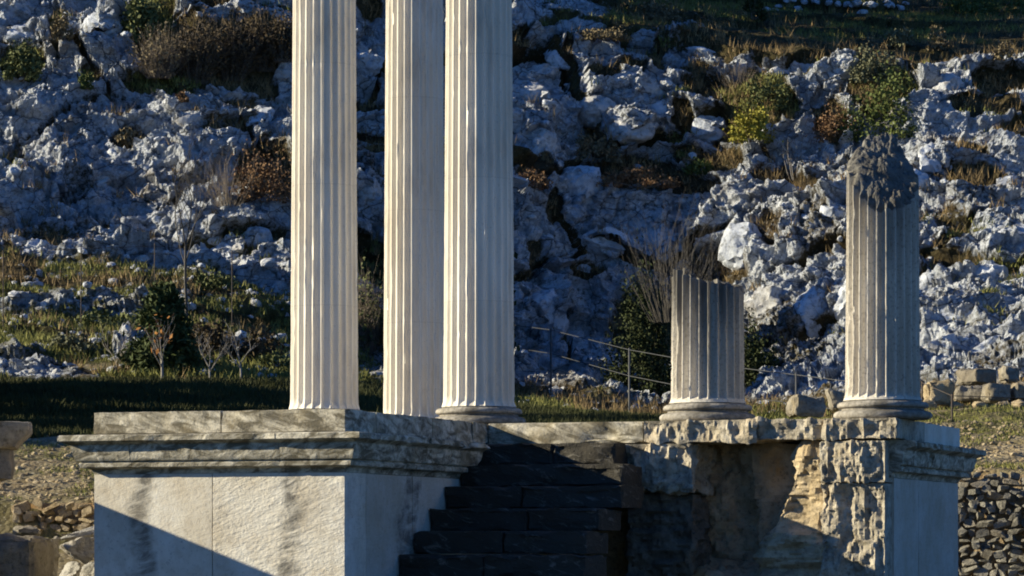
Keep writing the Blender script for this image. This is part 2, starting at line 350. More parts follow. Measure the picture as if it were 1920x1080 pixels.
def profile(pxs, ts):
    Dk = np.array([[CP[k][j][0] for k in KP] for j in range(10)]); Zk = np.array([[(HY - CP[k][j][1]) / F * CP[k][j][0] for k in KP] for j in range(10)])
    D = np.stack([np.interp(pxs, KP, Dk[j]) for j in range(10)]); Z = np.stack([np.interp(pxs, KP, Zk[j]) for j in range(10)])
    j = np.clip(np.floor(ts).astype(int), 0, 8); f = (ts - j)[:, None]
    d = D[j] * (1 - f) + D[j + 1] * f; z = Z[j] * (1 - f) + Z[j + 1] * f
    return d, z
def project(P): return CX + P[..., 0] / P[..., 1] * F, HY - P[..., 2] / P[..., 1] * F
def normals(P):
    a = np.gradient(P, axis=1); b = np.gradient(P, axis=0); n = np.cross(a, b)
    return n / (np.linalg.norm(n, axis=2, keepdims=True) + 1e-9)
def blur(A, k, ax):
    ker = np.hanning(2 * k + 3)[1:-1]; ker /= ker.sum()
    return np.apply_along_axis(lambda v: np.convolve(np.pad(v, k, mode='edge'), ker, 'valid'), ax, A)

# planted / earthy patches on the slope: photo column, row, half width, half height, strength, greenness
SOIL = [(400, 100, 165, 62, 1, .35), (430, 5, 130, 14, 1, .2), (300, 150, 80, 20, .9, .6), (240, 248, 42, 20, .8, .2), (500, 330, 60, 55, .8, .1),
 (490, 158, 45, 18, .7, .1), (45, 120, 50, 40, .8, .7), (285, 40, 50, 55, .9, .6), (165, 148, 22, 22, .7, .7), (110, 60, 16, 60, .7, .5), (430, 190, 80, 18, .6, .2),
 (440, 240, 60, 16, .6, .4), (150, 330, 40, 25, .5, .3), (360, 330, 70, 20, .45, .2), (20, 270, 30, 25, .6, .3), (160, 425, 40, 18, .5, .2),
 (690, 210, 40, 22, .9, .2), (690, 290, 40, 14, .7, .2), (690, 520, 40, 60, .9, .5), (690, 30, 30, 15, .8, .3),
 (1130, 50, 55, 12, .9, .2), (1100, 60, 30, 12, .8, .2), (1230, 25, 110, 22, 1, .5), (1060, 120, 8, 75, .9, .1), (980, 80, 26, 28, .8, .1), (1210, 95, 45, 14, .7, .2), (1230, 125, 20, 22, .7, .15),
 (1120, 155, 40, 16, .8, .1), (1180, 140, 40, 14, .6, .2), (1300, 130, 60, 20, .8, .3), (1330, 170, 60, 30, .7, .1), (1290, 230, 30, 30, .8, .2),
 (1115, 275, 45, 28, 1, .1), (1180, 325, 110, 30, 1, .12), (1260, 350, 90, 25, .9, .1), (1000, 325, 38, 28, .9, .05), (1035, 390, 14, 40, .7, .05), (1340, 300, 60, 25, .8, .3), (1290, 300, 30, 25, .7, .5),
 (1420, 200, 75, 70, .85, .5), (1370, 255, 50, 18, .8, .15), (1460, 330, 60, 30, .9, .1), (1560, 235, 40, 40, .8, .2), (1530, 330, 40, 20, .7, .1), (1640, 120, 60, 40, .9, .5), (1650, 190, 70, 45, .7, .5),
 (1600, 70, 400, 48, 1, .4), (1820, 100, 150, 40, 1, .35), (1760, 130, 60, 18, .9, .4), (1870, 175, 70, 22, .8, .3), (1850, 220, 70, 18, .8, .15), (1830, 345, 60, 25, .9, .35), (1800, 300, 60, 14, .6, .2), (1900, 265, 30, 20, .6, .2),
 (1780, 420, 40, 22, .6, .2), (1540, 440, 40, 60, .5, .1), (1210, 620, 75, 110, 1, .3), (1330, 640, 80, 90, .8, .2), (1480, 640, 100, 80, .5, .2), (1010, 470, 20, 40, .8, .1), (1110, 500, 40, 22, .8, .1), (1360, 500, 60, 40, .6, .1),
 (1060, 640, 10, 70, .8, .1), (1450, 440, 30, 40, .6, .1), (1880, 680, 60, 20, .5, .2)]

pxs = np.concatenate([np.linspace(-1100, -130, 100), np.arange(-128, 2056, 2.35), np.linspace(2060, 2900, 80)])
ts_h = np.concatenate([np.linspace(5, 6, 90), np.linspace(6, 7, 90)[1:], np.linspace(7, 8, 400)[1:], np.linspace(8, 9, 110)[1:]])
d, z = profile(pxs, ts_h)
d = blur(d, 14, 0); z = blur(z, 14, 0)
B = np.stack([(pxs[None, :] - CX) / F * d, d, z], -1)
N0 = normals(B); N0 = np.where(N0[..., 2:3] < 0, -N0, N0)
P = B.reshape(-1, 3); N0 = N0.reshape(-1, 3); tt = np.repeat(ts_h, len(pxs))
sx, sy = project(B); sx = sx.ravel(); sy = sy.ravel()
soil = 0.7 * fbm(P / np.array([2.6, 2.2, 1.0], np.float32), 41, 3) + 0.12
green = np.clip(0.35 + 0.8 * fbm(P / 3.0, 51, 3), 0, 1)
wob = 1 + 0.35 * fbm(P / 0.9, 61, 3)
for (ex, ey, rx, ry, st, g) in SOIL:
    q = np.sqrt(((sx - ex) / rx) ** 2 + ((sy - ey) / ry) ** 2) * wob
    k = st * (1 - sstep(q, 0.7, 1.15)); soil = np.maximum(soil, k * 1.05)
    green = green * (1 - k) + g * k
low = (1 - sstep(tt, 6.55, 7.05)) * (1 - sstep(sx, 620, 900))
low = low * (1 - sstep(tt, 6.75, 6.9) * .3); soil = np.maximum(soil, low * (0.82 + 0.5 * fbm(P / 1.6, 71, 3))); green = green * (1 - low) + low * np.clip(0.72 + 1.0 * fbm(P / 1.9, 81, 4), 0, 1)
for (ex, ey, rx, ry) in ((260, 472, 90, 26), (130, 572, 190, 13), (70, 690, 110, 24), (480, 505, 70, 20), (30, 480, 60, 16), (450, 640, 60, 20), (240, 640, 40, 20)):
    q = np.sqrt(((sx - ex) / rx) ** 2 + ((sy - ey) / ry) ** 2) * wob; soil = soil * (1 - .55 * (1 - sstep(q, .5, 1.3)) * np.clip(.75 + 1.2 * fbm(P / .8, 91, 3), 0, 1))
footr = (1 - sstep(tt, 5.6, 6.1)) * sstep(sx, 900, 1000)
soil = np.maximum(soil, footr * 0.9)
uph = sstep(tt, 8.05, 8.3) * sstep(sx, 950, 1200); soil = np.maximum(soil, uph * 0.95); green = green * (1 - uph) + uph * np.clip(.45 + .6 * fbm(P / 2.5, 83, 3), 0, 1)
soil = np.clip(soil, 0, 1.1)
wq = P + 0.55 * np.stack([fbm(P / 1.6, 101, 3), fbm(P / 1.6, 111, 3), fbm(P / 1.6, 121, 3)], 1)
def block(q, scale, seed, step, rnd, tilt, aniso=(1, 1, 1)):
    f1, f2, rid, off, cid = voro(q / scale * np.array(aniso, np.float32), seed)
    t = np.stack([_f(cid * np.uint32(7919)) - 0.5, _f(cid * np.uint32(104729)) - 0.5, _f(cid * np.uint32(15485863)) - 0.5], 1)
    e = f2 - f1
    return (rid - 0.5) * step + sstep(e, 0.0, 0.16) * rnd + (off * t).sum(1) * tilt, e
b1, e1 = block(wq, 4.2, 201, 0.8, 0.12, 1.5, (.75, 1, 1.3))
b2, e2 = block(wq + .5 * fbm(P / .9, 141, 3)[:, None], 1.5, 211, 0.26, 0.05, 0.75, (.8, 1, 1.3))
b3, e3 = block(wq + 0.12 * fbm(P / 0.3, 131, 2)[:, None], 0.5, 221, 0.15, 0.03, 0.36, (.8, 1, 1.2))
def crag(q, seed, o, gain):
    t, a, w1 = 0, 1.0, 1.0
    for k in range(o):
        n_ = (1 - np.abs(vnoise(q * 2.07 ** k + 5.3 * k, seed + k))) ** 2; t = t + a * n_ * w1; w1 = np.clip(n_ * 1.6, 0, 1); a *= gain
    return t
SH = P @ np.array([[1, 0, .35], [0, 1, 0], [-.35, 0, 1]], np.float32)          # strata dip to the left
cg = crag(SH / np.array([1.9, 1.6, 1.1], np.float32), 231, 6, .58)
fine = 0.40 * (cg - .75) + 0.05 * ridged(P / 0.22, 239, 3) + 0.035 * fbm(P / 0.11, 241, 2) + (1 - sstep(sx, 230, 420)) * .10 * ridged(P / .3, 237, 3)
crack = (1 - sstep(e1, 0.01, 0.05))
soil = np.maximum(soil, crack * 0.75 * sstep(tt, 6.2, 6.8))
rock = 1 - sstep(soil, 0.35, 0.75)
big = sstep(tt, 6.0, 7.0) * 0.75 + 0.25
lowf = (b1 - 0.1) * big + 0.6 * b2 * (0.4 + 0.6 * big) + .15 * (cg - .75) * big
ampf = 1 - .65 * sstep(N0[:, 2], .86, .95) * sstep(tt, 7.0, 7.6)
disp = lowf + rock * (.4 * b2 + b3 + fine - .15 * (cg - .75)) + (1 - rock) * (-0.14 + 0.08 * fbm(P / 0.5, 251, 4))
edge = np.clip((tt - 5.0) / 0.25, 0, 1)
DN = N0 + np.array([0, -.75, 0]) * rock[:, None]; DN /= np.linalg.norm(DN, axis=1)[:, None]
H = P + DN * (disp * edge * ampf)[:, None]; H[:, 2] -= .35 * (1 - np.clip((tt - 5) / .05, 0, 1))
# side-to-side jostle gives undercut, left- and right-facing rock faces
H[:, 0] += edge * rock * (0.14 * fbm(P / 1.1, 271, 3) + 0.04 * fbm(P / 0.25, 281, 2))
NH = normals(H.reshape(len(ts_h), len(pxs), 3)).reshape(-1, 3); NH = np.where(NH[:, 2:3] < 0, -NH, NH)
soil = np.maximum(soil, sstep(NH[:, 2], .80, .95) * (.55 + .5 * fbm(P / .8, 291, 3)) * sstep(tt, 6.2, 6.8))
hill_me = mesh('hill', H, grid_faces(len(ts_h), len(pxs)), MT['hill'], False, attrs={'soil': soil, 'green': green})
hill = tag(obj('hill', hill_me), 'steep rocky limestone hillside behind the columns', 'hill', kind='structure')
HG = H.reshape(len(ts_h), len(pxs), 3)
hsx, hsy = project(H); hdep = H[:, 1]

ts_g = np.concatenate([np.linspace(0, 1, 12), np.linspace(1, 2, 24)[1:], np.linspace(2, 5, 200)[1:], np.linspace(5, 5.5, 12)[1:]])
pxg = np.concatenate([np.linspace(-1100, -100, 60), np.linspace(-96, 2040, 480), np.linspace(2050, 2900, 50)])
dg, zg = profile(pxg, ts_g); dg[2:] = blur(dg, 2, 0)[2:]; zg[2:] = blur(zg, 2, 0)[2:]
G = np.stack([(pxg[None] - CX) / F * dg, dg, zg], -1).reshape(-1, 3); tg = np.repeat(ts_g, len(pxg))
G[:, 2] -= .5 * np.clip(tg - 4.97, 0, .5)
G[:, 2] += np.clip(tg - 1, 0, 1) * np.clip((5 - tg) / 0.3, 0.1, 1) * (0.10 * fbm(G / 1.1, 301, 4) + 0.03 * fbm(G / 0.25, 311, 3))
gsx, gsy = project(G)
ggreen = np.clip(0.45 + 0.7 * fbm(G / 1.6, 321, 3) + 0.5 * sstep(tg, 3.6, 4.2), 0, 1)
ground_me = mesh('ground', G, grid_faces(len(ts_g), len(pxg)), MT['ground'], True, attrs={'green': ggreen})
tag(obj('ground', ground_me), 'stony terraced ground behind the podium', 'ground', kind='structure')
ALL = np.concatenate([H, G]); asx = np.concatenate([hsx, gsx]); asy = np.concatenate([hsy, gsy])
def hit(px, py, r=5):
    """terrain point that shows at that place of the photograph"""
    while True:
        m = np.nonzero((np.abs(asx - px) < r) & (np.abs(asy - py) < r))[0]
        if len(m): return Vector(ALL[m[np.argmin(ALL[m, 1])]].tolist())
        r *= 1.8

# ------------------------------------------------------------------ temple frame
TH = R(20.0); O = Vector((-0.37, 35.8, 0.0)); cu, su = math.cos(TH), math.sin(TH)
ZT = 1.364
def W(u, v, z=0.0): return Vector((O.x + cu * u + su * v, O.y - su * u + cu * v, z))
def upx(px, v):
    k = (px - CX) / F
    return (k * (O.y + cu * v) - O.x - su * v) / (cu + su * k)
def zat(u, v, py): return (HY - py) / F * (O.y - su * u + cu * v)
def thing(name, u, v, z, label, cat, group=None):
    e = empty(name, W(u, v, z), -TH); e['base'] = (u, v, z); return tag(e, label, cat, group)
def tpart(name, par, V, Fc, mat, smooth=True, sharp=35, label=None, sub=None):
    b = np.array(par['base'][:], np.float32)
    o = obj(name, mesh(name, np.asarray(V, np.float32) - b, Fc, mat, smooth, sharp), sub or par)
    if label: o['label'] = label
    return o
def boxgrid(lo, hi, cell):
    """closed box surface cut into cells; returns welded verts, quads, outward normals of the verts' faces summed"""
    lo, hi = np.array(lo, float), np.array(hi, float); Vs, Fs, Ns, n0 = [], [], [], 0
    cell = (cell,) * 3 if np.isscalar(cell) else cell
    for ax in range(3):
        a, b = [(1, 2), (2, 0), (0, 1)][ax]
        na = max(1, int(round((hi[a] - lo[a]) / cell[a]))) + 1; nb = max(1, int(round((hi[b] - lo[b]) / cell[b]))) + 1
        A, Bq = np.meshgrid(np.linspace(lo[a], hi[a], na), np.linspace(lo[b], hi[b], nb))
        for s in (0, 1):
            v = np.zeros((A.size, 3)); v[:, a] = A.ravel(); v[:, b] = Bq.ravel(); v[:, ax] = (lo, hi)[s][ax]
            f = grid_faces(nb, na) + n0
            Fs.append(f if s else f[:, ::-1]); Vs.append(v); n = np.zeros_like(v); n[:, ax] = 1 if s else -1; Ns.append(n); n0 += len(v)
    V = np.concatenate(Vs); Fq = np.concatenate(Fs); Nn = np.concatenate(Ns)
    key, inv = np.unique(np.round(V, 5), axis=0, return_inverse=True); inv = inv.ravel()
    N2 = np.zeros_like(key); np.add.at(N2, inv, Nn); N2 /= np.maximum(1e-6, np.linalg.norm(N2, axis=1))[:, None]
    return key, inv[Fq], N2
def block_part(name, par, lo, hi, mat, cell=0.05, chip=0.006, rough=None, sharp=40, seed=0, label=None, fn=None):
    """dressed block: edges slightly worn; rough = dict(face axis sign -> amplitude) for broken faces"""
    lo, hi = np.array(lo, float), np.array(hi, float)
    V, Fq, Nn = boxgrid(lo, hi, cell)
    # worn edges: verts near two faces pull inward
    dist = np.sort(np.minimum(V - lo, hi - V), axis=1)
    w_ = np.exp(-(dist[:, 1] / 0.012)) * 0.5
    n = fbm(V * 6 + seed * 3.1, 401 + seed, 3)
    V2 = V - Nn * (chip * (0.4 + 0.9 * np.clip(n + 0.35, 0, 1)) * (0.35 + 1.6 * w_))[:, None]
    if fn is not None: V2 = fn(V, V2, Nn)
    return tpart(name, par, V2, Fq, mat, True, sharp, label)
def knob(q, seed, s=0.07, amp=0.05, stretch=(1, 1, 0.5)):
    q = np.asarray(q) * np.array(stretch); q = q + 0.03 * np.stack([vnoise(q / 0.05, seed + 5), vnoise(q / 0.05, seed + 6), vnoise(q / 0.05, seed + 7)], 1)
    f1, f2, rid, off, cid = voro(q / s, seed)
    return amp * (np.clip(1 - f1 * f1 * 1.3, 0, 1) * (0.4 + 0.6 * rid)) + amp * 0.32 * ridged(q / (s * 0.4), seed + 3, 3)
def rough_fn(amp, s, stretch, seed, mask, base=0.0):
    def fn(V, V2, Nn):
        q = V * np.array(stretch); k = .35 * knob(V, seed, s, amp, stretch) + .9 * amp * ridged(q / (s * 1.6), seed + 21, 6) + 0.9 * amp * fbm(V / 0.28, seed + 9, 4) - base
        return V2 + Nn * (k * mask(V, Nn))[:, None]
    return fn

# ------------------------------------------------------------------ left podium
UL, UR, VF = -2.45, 0.30, -4.55
VS = -0.55                                   # front of the top step
ZC0, ZC1 = 0.738, 1.13                       # cornice from / to
VB = 3.6
lp = thing('marble_podium', (UL + UR) / 2, VF, ZG, 'large pale marble podium with moulded cornice, carrying the three tall columns', 'podium')
uj = upx(398, VF)
for a, b, sd in ((UL, uj, 1), (uj, UR, 2)):
    block_part('die_block', lp, (a + (0.002 if sd == 2 else 0), VF, ZG), (b - (0.002 if sd == 1 else 0), VF + 0.55, ZC0), MT['die_left' if sd == 1 else 'die_right'], 0.05, 0.004, seed=sd)
vs = [VF + 0.55, -2.75, -0.9, 1.4, VB]
for k in range(4):
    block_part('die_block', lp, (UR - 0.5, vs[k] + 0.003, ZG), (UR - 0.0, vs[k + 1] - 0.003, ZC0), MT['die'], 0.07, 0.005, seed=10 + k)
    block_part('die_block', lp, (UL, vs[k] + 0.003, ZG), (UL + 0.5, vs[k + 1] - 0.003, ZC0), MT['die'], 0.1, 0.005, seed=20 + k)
PROF = [(-0.3, 0.739), (0.0, 0.739), (0.006, 0.762), (0.022, 0.784), (0.055, 0.796), (0.104, 0.801), (0.110, 0.807), (0.116, 0.842), (0.110, 0.849), (0.100, 0.852), (0.098, 0.862),
        (0.132, 0.868), (0.142, 0.88), (0.152, 0.91), (0.160, 0.945), (0.170, 0.98), (0.178, 1.005), (0.176, 1.02), (0.182, 1.030), (0.20, 1.038), (0.235, 1.050), (0.26, 1.058),
        (0.272, 1.066), (0.272, 1.116), (0.262, 1.124), (0.02, 1.138), (-0.3, 1.138)]
def moulding(par, p0, p1, nrm, m0, m1, mat, seed, chip=0.006, prof=PROF, seg=0.03, dz=0.0):
    """sweep the cornice profile from p0 to p1 (u,v); nrm outward; m0/m1 = 1 mitre outward, -1 inward, 0 square"""
    p0, p1, nrm = np.array(p0, float), np.array(p1, float), np.array(nrm, float); t = (p1 - p0); L = np.linalg.norm(t); t /= L
    n = max(2, int(L / seg)); pr = []
    for (a, b) in zip(prof[:-1], prof[1:]):
        k = max(1, int(math.hypot(b[0] - a[0], b[1] - a[1]) / 0.022)) if a[0] > -0.05 and b[0] > -0.05 else 1
        for j in range(k): pr.append((a[0] + (b[0] - a[0]) * j / k, a[1] + (b[1] - a[1]) * j / k))
    pr.append(prof[-1]); pr = np.array(pr); m = len(pr)
    V = np.zeros((n + 1, m, 3))
    for i in range(n + 1):
        f = i / n; s0 = -m0 * pr[:, 0]; s1 = L + m1 * pr[:, 0]; s = s0 * (1 - f) + s1 * f
        V[i, :, :2] = p0 + t * s[:, None] + nrm * pr[:, :1]; V[i, :, 2] = pr[:, 1] + dz
    V = V.reshape(-1, 3)
    off = np.tile(pr[:, 0], n + 1); c = np.clip(fbm(V * np.array([5, 5, 9]) + seed, 501 + seed, 4) - 0.05, 0, 1) * chip * 5 + np.abs(fbm(V * 22, 511 + seed, 3)) * chip * 0.7
    c *= np.clip(off / 0.08, 0, 1); lip = np.exp(-((off - 0.272) / 0.03) ** 2)
    V[:, :2] -= nrm * (c * (0.5 + 0.7 * lip))[:, None]; V[:, 2] += lip * (V[:, 2] > 1.09) * -np.clip(fbm(V * 8, 521 + seed, 3), 0, 1) * 0.014
    a = grid_faces(n + 1, m); Fs = [tuple(x) for x in a.tolist()]
    Fs.append(tuple(range(m))[::-1]); Fs.append(tuple(n * m + k for k in range(m)))
    Fs += [(i * m, (i + 1) * m, (i + 1) * m + m - 1, i * m + m - 1) for i in range(n)]
    if t[0] * nrm[1] - t[1] * nrm[0] > 0: Fs = [f[::-1] for f in Fs]
    return tpart('cornice_block', par, V, Fs, mat, True, 32)
c1, c2 = upx(256, VF), upx(536, VF)
moulding(lp, (UL, VF), (c1 - .002, VF), (0, -1), 1, 0, MT['cornice'], 1)
moulding(lp, (c1 + .002, VF), (c2 - .002, VF), (0, -1), 0, 0, MT['cornice'], 2, 0.009)
moulding(lp, (c2 + .002, VF), (UR, VF), (0, -1), 0, 1, MT['cornice'], 3)
moulding(lp, (UR, VF), (UR, -2.9), (1, 0), 1, 0, MT['trim'], 4, 0.014)
moulding(lp, (UR, -2.894), (UR, -1.15), (1, 0), 0, 0, MT['trim'], 5, 0.022)
moulding(lp, (UL, VB), (UL, VF), (-1, 0), 0, 1, MT['trim'], 6)
t1 = upx(415, VF)
def topfn(seed):
    def fn(V, V2, Nn):
        k = np.clip(fbm(V * np.array([3, 3, 6]), 530 + seed, 4), 0, 1) * 0.03 + 0.006 * fbm(V * 20, 540 + seed, 3)
        return V2 - Nn * (k * (Nn[:, 2] > -0.5) * (1 - 0.6 * (Nn[:, 2] > 0.9)))[:, None]
    return fn
tops = [((UL, VF - .01), (t1 - .002, VF + .8)), ((t1 + .002, VF - .01), (UR + .01, VF + .8)), ((UR - .9, VF + .805), (UR + .01, -2.2)), ((UR - .9, -2.195), (UR + .01, -1.0)), ((UR - .9, -.995), (UR + .008, .6)),
        ((UL, VF + .805), (UR - .905, -2.0)), ((UL, -1.995), (UR - .905, .6)), ((UL, .605), (UR + .01, 2.1)), ((UL, 2.105), (UR + .01, VB))]
for k, (a, b) in enumerate(tops):
    block_part('top_block', lp, (a[0], a[1], ZC1 + .010), (b[0], b[1], ZT), MT['trim' if k < 5 else 'die_left'], 0.05, 0.006, seed=40 + k, fn=topfn(k))  # unseen inner tops kept pale to bounce light onto the columns
V, Fq, _ = boxgrid((UL + .4, VF + .5, ZG), (UR - .4, VB - .1, ZC1 - .01), 5)
tpart('rubble_core', lp, V, Fq, MT['core_dark'], False)

# ------------------------------------------------------------------ stairs
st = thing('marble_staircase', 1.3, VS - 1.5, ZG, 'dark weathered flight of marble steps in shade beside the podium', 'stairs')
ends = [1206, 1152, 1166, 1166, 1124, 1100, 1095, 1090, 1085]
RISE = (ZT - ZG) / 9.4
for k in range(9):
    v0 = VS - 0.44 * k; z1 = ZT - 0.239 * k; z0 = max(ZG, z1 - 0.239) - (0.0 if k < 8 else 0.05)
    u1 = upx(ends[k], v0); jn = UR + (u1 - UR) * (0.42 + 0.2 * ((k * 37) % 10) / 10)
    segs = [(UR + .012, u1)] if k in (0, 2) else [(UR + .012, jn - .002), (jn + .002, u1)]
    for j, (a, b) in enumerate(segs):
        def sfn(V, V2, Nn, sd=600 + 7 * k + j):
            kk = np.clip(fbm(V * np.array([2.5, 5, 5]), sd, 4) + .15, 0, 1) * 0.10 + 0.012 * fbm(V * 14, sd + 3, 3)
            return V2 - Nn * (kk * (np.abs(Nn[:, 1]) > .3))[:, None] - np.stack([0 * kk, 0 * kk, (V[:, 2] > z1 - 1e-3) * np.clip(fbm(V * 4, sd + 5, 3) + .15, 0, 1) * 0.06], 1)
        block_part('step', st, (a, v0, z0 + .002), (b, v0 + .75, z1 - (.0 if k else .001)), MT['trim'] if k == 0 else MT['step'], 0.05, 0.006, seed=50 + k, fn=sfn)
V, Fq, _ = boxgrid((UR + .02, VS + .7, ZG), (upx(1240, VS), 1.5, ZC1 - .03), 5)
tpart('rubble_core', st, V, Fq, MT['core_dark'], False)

# ------------------------------------------------------------------ right podium, broken open
rp = thing('broken_podium', 4.0, VS, ZG, 'broken eroded podium with overhanging slab and ochre rubble core, under the broken columns', 'podium')
u0 = upx(1206, VS); u1 = upx(1300, VS); u2 = upx(1538, VS); u3 = upx(1655, VS - .05); URR = 4.90
def front(V, Nn): return np.clip(-Nn[:, 1] * 1.3, 0, 1)
def allside(V, Nn): return np.clip(np.maximum(-Nn[:, 1], np.abs(Nn[:, 0])) * 1.3, 0, 1)
def frontside(V, Nn): return np.clip(np.maximum(-Nn[:, 1], -Nn[:, 0] * .8) * 1.3, 0, 1)
us = [u0 + .003, upx(1290, VS), upx(1420, VS), upx(1545, VS), URR + .0]
for k in range(4):
    hi_u = us[k + 1] - .003 if k < 3 else URR - 0.0
    block_part('capping_slab', rp, (us[k], VS - .02 - .03 * (k % 2), ZC1 + (.01 if k else 0.0) - .02 * (k == 1)), (hi_u, .75, ZT + .0), MT['rough'], (0.022, 0.022, 0.022), 0.01, seed=70 + k, sharp=20,
               fn=rough_fn(0.075, 0.10, (1, 1, .55), 710 + k, lambda V, Nn: np.clip(front(V, Nn) + .25 * (Nn[:, 2] < -.3), 0, 1), .05))
block_part('capping_slab', rp, (u0 + .003, .755, ZC1), (URR, 2.6, ZT - .004), MT['die_left'], 0.08, 0.008, seed=75)  # hidden back slab kept pale as a light bounce
block_part('paving_slab', st, (UR + .012, .205, ZC1), (u0 - .003, 2.28, ZT - .003), MT['die_left'], 0.1, 0.006, seed=76)  # hidden pale paving added to bounce sunlight onto the columns
# left broken pier: upper course knobbly, lower courses dull
block_part('rough_block', rp, (upx(1128, VS - .03) , VS - .05, zat(2.0, VS, 924)), (u1, .5, ZC1 - .012), MT['rough'], 0.022, 0.01, sharp=20, seed=80,
           fn=rough_fn(0.10, 0.12, (1, 1, .7), 720, lambda V, Nn: np.clip(allside(V, Nn) + .7 * (Nn[:, 2] < -.3), 0, 1), .07))
block_part('pier_block', rp, (upx(1178, VS + .12), VS + .12, ZG), (u1 - .03, .5, zat(2.0, VS, 927)), MT['pier'], 0.03, 0.008, seed=84, fn=rough_fn(0.09, 0.14, (1, 1, 2.0), 730, allside, .04))
# back of the hollow
def hollow_fn(V, V2, Nn):
    k = 0.24 * fbm(V / 0.45, 740, 4) + knob(V, 745, 0.14, 0.08, (1, 1, 1)) + 0.05 * fbm(V / .12, 749, 3)
    return V2 + Nn * (k * np.clip(-Nn[:, 1] * 1.3, 0, 1))[:, None]
block_part('rubble_core', rp, (u1 - .3, .24, ZG), (u2 + .4, 1.4, ZC1 - .01), MT['core_dark'], 0.035, 0.01, sharp=20, seed=90, fn=hollow_fn)
ub = upx(1430, .4)
block_part('back_block', rp, (ub, .07, zat(3.7, .4, 935) + .003), (u2 - .05, .4, ZC1 - .014), MT['core_dark'], 0.035, 0.008, sharp=20, seed=91, fn=rough_fn(0.05, 0.12, (1, 1, 1), 790, allside, .0))
block_part('back_block', rp, (ub + .06, .10, 0.0), (u2 - .05, .4, zat(3.7, .4, 935)), MT['core_dark'], 0.035, 0.008, sharp=20, seed=92, fn=rough_fn(0.05, 0.12, (1, 1, 1), 795, allside, .0))
# sloping ochre core against the right pier
def slope_fn(V, V2, Nn):
    zr = np.clip((ZC1 - .2 - V[:, 2]) / 1.3, 0, 1.3)
    sh = zr * 0.52 * np.clip((u2 - V[:, 0]) / .2, 0, 1)
    k = 0.16 * fbm(V / 0.35, 750, 5, .6) + .09 * ridged(V / .22, 755, 5) + .03 * ridged(V / .06, 757, 3)
    out = V2 + Nn * (k * np.clip(np.maximum(np.maximum(-Nn[:, 1], -Nn[:, 0]), Nn[:, 2]), 0, 1))[:, None]
    out[:, 0] -= sh; return out
block_part('rubble_core', rp, (upx(1508, -.3), VS + .12, ZG), (u2 + .03, .5, zat(4.0, -.3, 852)), MT['core'], 0.024, 0.01, sharp=20, seed=93, fn=slope_fn)
def heap_fn(V, V2, Nn):
    k = 0.18 * fbm(V / 0.4, 770, 4) + knob(V, 775, 0.13, 0.07, (1, 1, 1))
    out = V2 + Nn * (k * (Nn[:, 2] > -.5))[:, None]; out[:, 2] -= np.clip(-(V[:, 1] - .6), 0, 2) * .35; return out
block_part('rubble_heap', rp, (u1 - .1, -.5, ZG), (u2 + .1, .8, 0.02), MT['core_dark'], 0.045, 0.01, seed=94, fn=heap_fn)
# right pier: broken front courses, smooth shaded flank with cornice
u3d = URR - .12
for k, (za, zb, sd) in enumerate(((zat(4.5, VS, 905), ZC1 - .006, 95), (ZG, zat(4.5, VS, 905) - .003, 96))):
    block_part('rough_block', rp, (u2 + .0, VS - .03 - .03 * (k == 0), za), (u3d - .01 * k, VS + .34, zb), MT['rough'], 0.02, 0.01, sharp=20, seed=sd,
               fn=rough_fn(0.085, 0.085, (1, 1, .55), 780 + 10 * k, frontside, .055))
vj = 0.95
block_part('die_block', rp, (u3d - .5, VS + .32, ZG), (u3d + .012, vj - .003, ZC0), MT['die'], 0.06, 0.005, seed=100)
block_part('die_block', rp, (u3d - .5, vj + .003, ZG), (u3d + .012, 3.0, ZC0), MT['die'], 0.06, 0.005, seed=101)
V, Fq, _ = boxgrid((u2 + .2, VS + .3, ZC0 - .01), (u3d - .3, 2.98, ZC1 - .005), 5)
tpart('rubble_core', rp, V, Fq, MT['core_dark'], False)
moulding(rp, (u3d + .012, VS + .15), (u3d + .012, vj), (1, 0), 0, 0, MT['trim'], 7, 0.03)
moulding(rp, (u3d + .012, vj + .006), (u3d + .012, 3.0), (1, 0), 0, 1, MT['trim'], 8, 0.014)
moulding(rp, (u3d + .012, 3.0), (u3d - 1.6, 3.0), (0, 1), 1, 0, MT['trim'], 9, 0.014)

# ------------------------------------------------------------------ fluted columns
BASE = [(0.0, 0.0), (0.49, 0.0), (0.515, 0.012), (0.527, 0.035), (0.524, 0.058), (0.505, 0.078), (0.478, 0.088), (0.455, 0.092), (0.437, 0.104), (0.442, 0.116), (0.465, 0.120),
        (0.482, 0.130), (0.487, 0.147), (0.480, 0.167), (0.458, 0.182), (0.42, 0.188), (0.41, 0.194), (0.405, 0.205), (0.30, 0.206), (0.0, 0.206)]
def lathe(prof, n, jitter=0.0, seed=0):
    V = []
    for (r, zc) in prof:
        a = np.arange(n) / n * 2 * np.pi; V.append(np.stack([r * np.cos(a), r * np.sin(a), np.full(n, zc)], 1))
    V = np.concatenate(V)
    if jitter:
        k = np.clip(fbm(V * 4 + seed, 800 + seed, 4) - .1, 0, 1) * jitter + .3 * jitter * fbm(V * 16, 805 + seed, 3)
        rr = np.linalg.norm(V[:, :2], axis=1); V[:, :2] *= (1 - k / np.maximum(rr, .05))[:, None]
    return V, grid_faces(len(prof), n, True)
NF = 24
def flute(n_per=10):
    pts = []
    for k in range(NF):
        for j in range(n_per):
            x = j / n_per; fil = 0.18
            y = (x - fil) / (1 - fil)
            dep = 0.0 if x <= fil else math.sqrt(max(0.0, 1 - (2 * y - 1) ** 2))
            pts.append((2 * math.pi * (k + x) / NF, dep))
    return np.array(pts)
FL = flute()
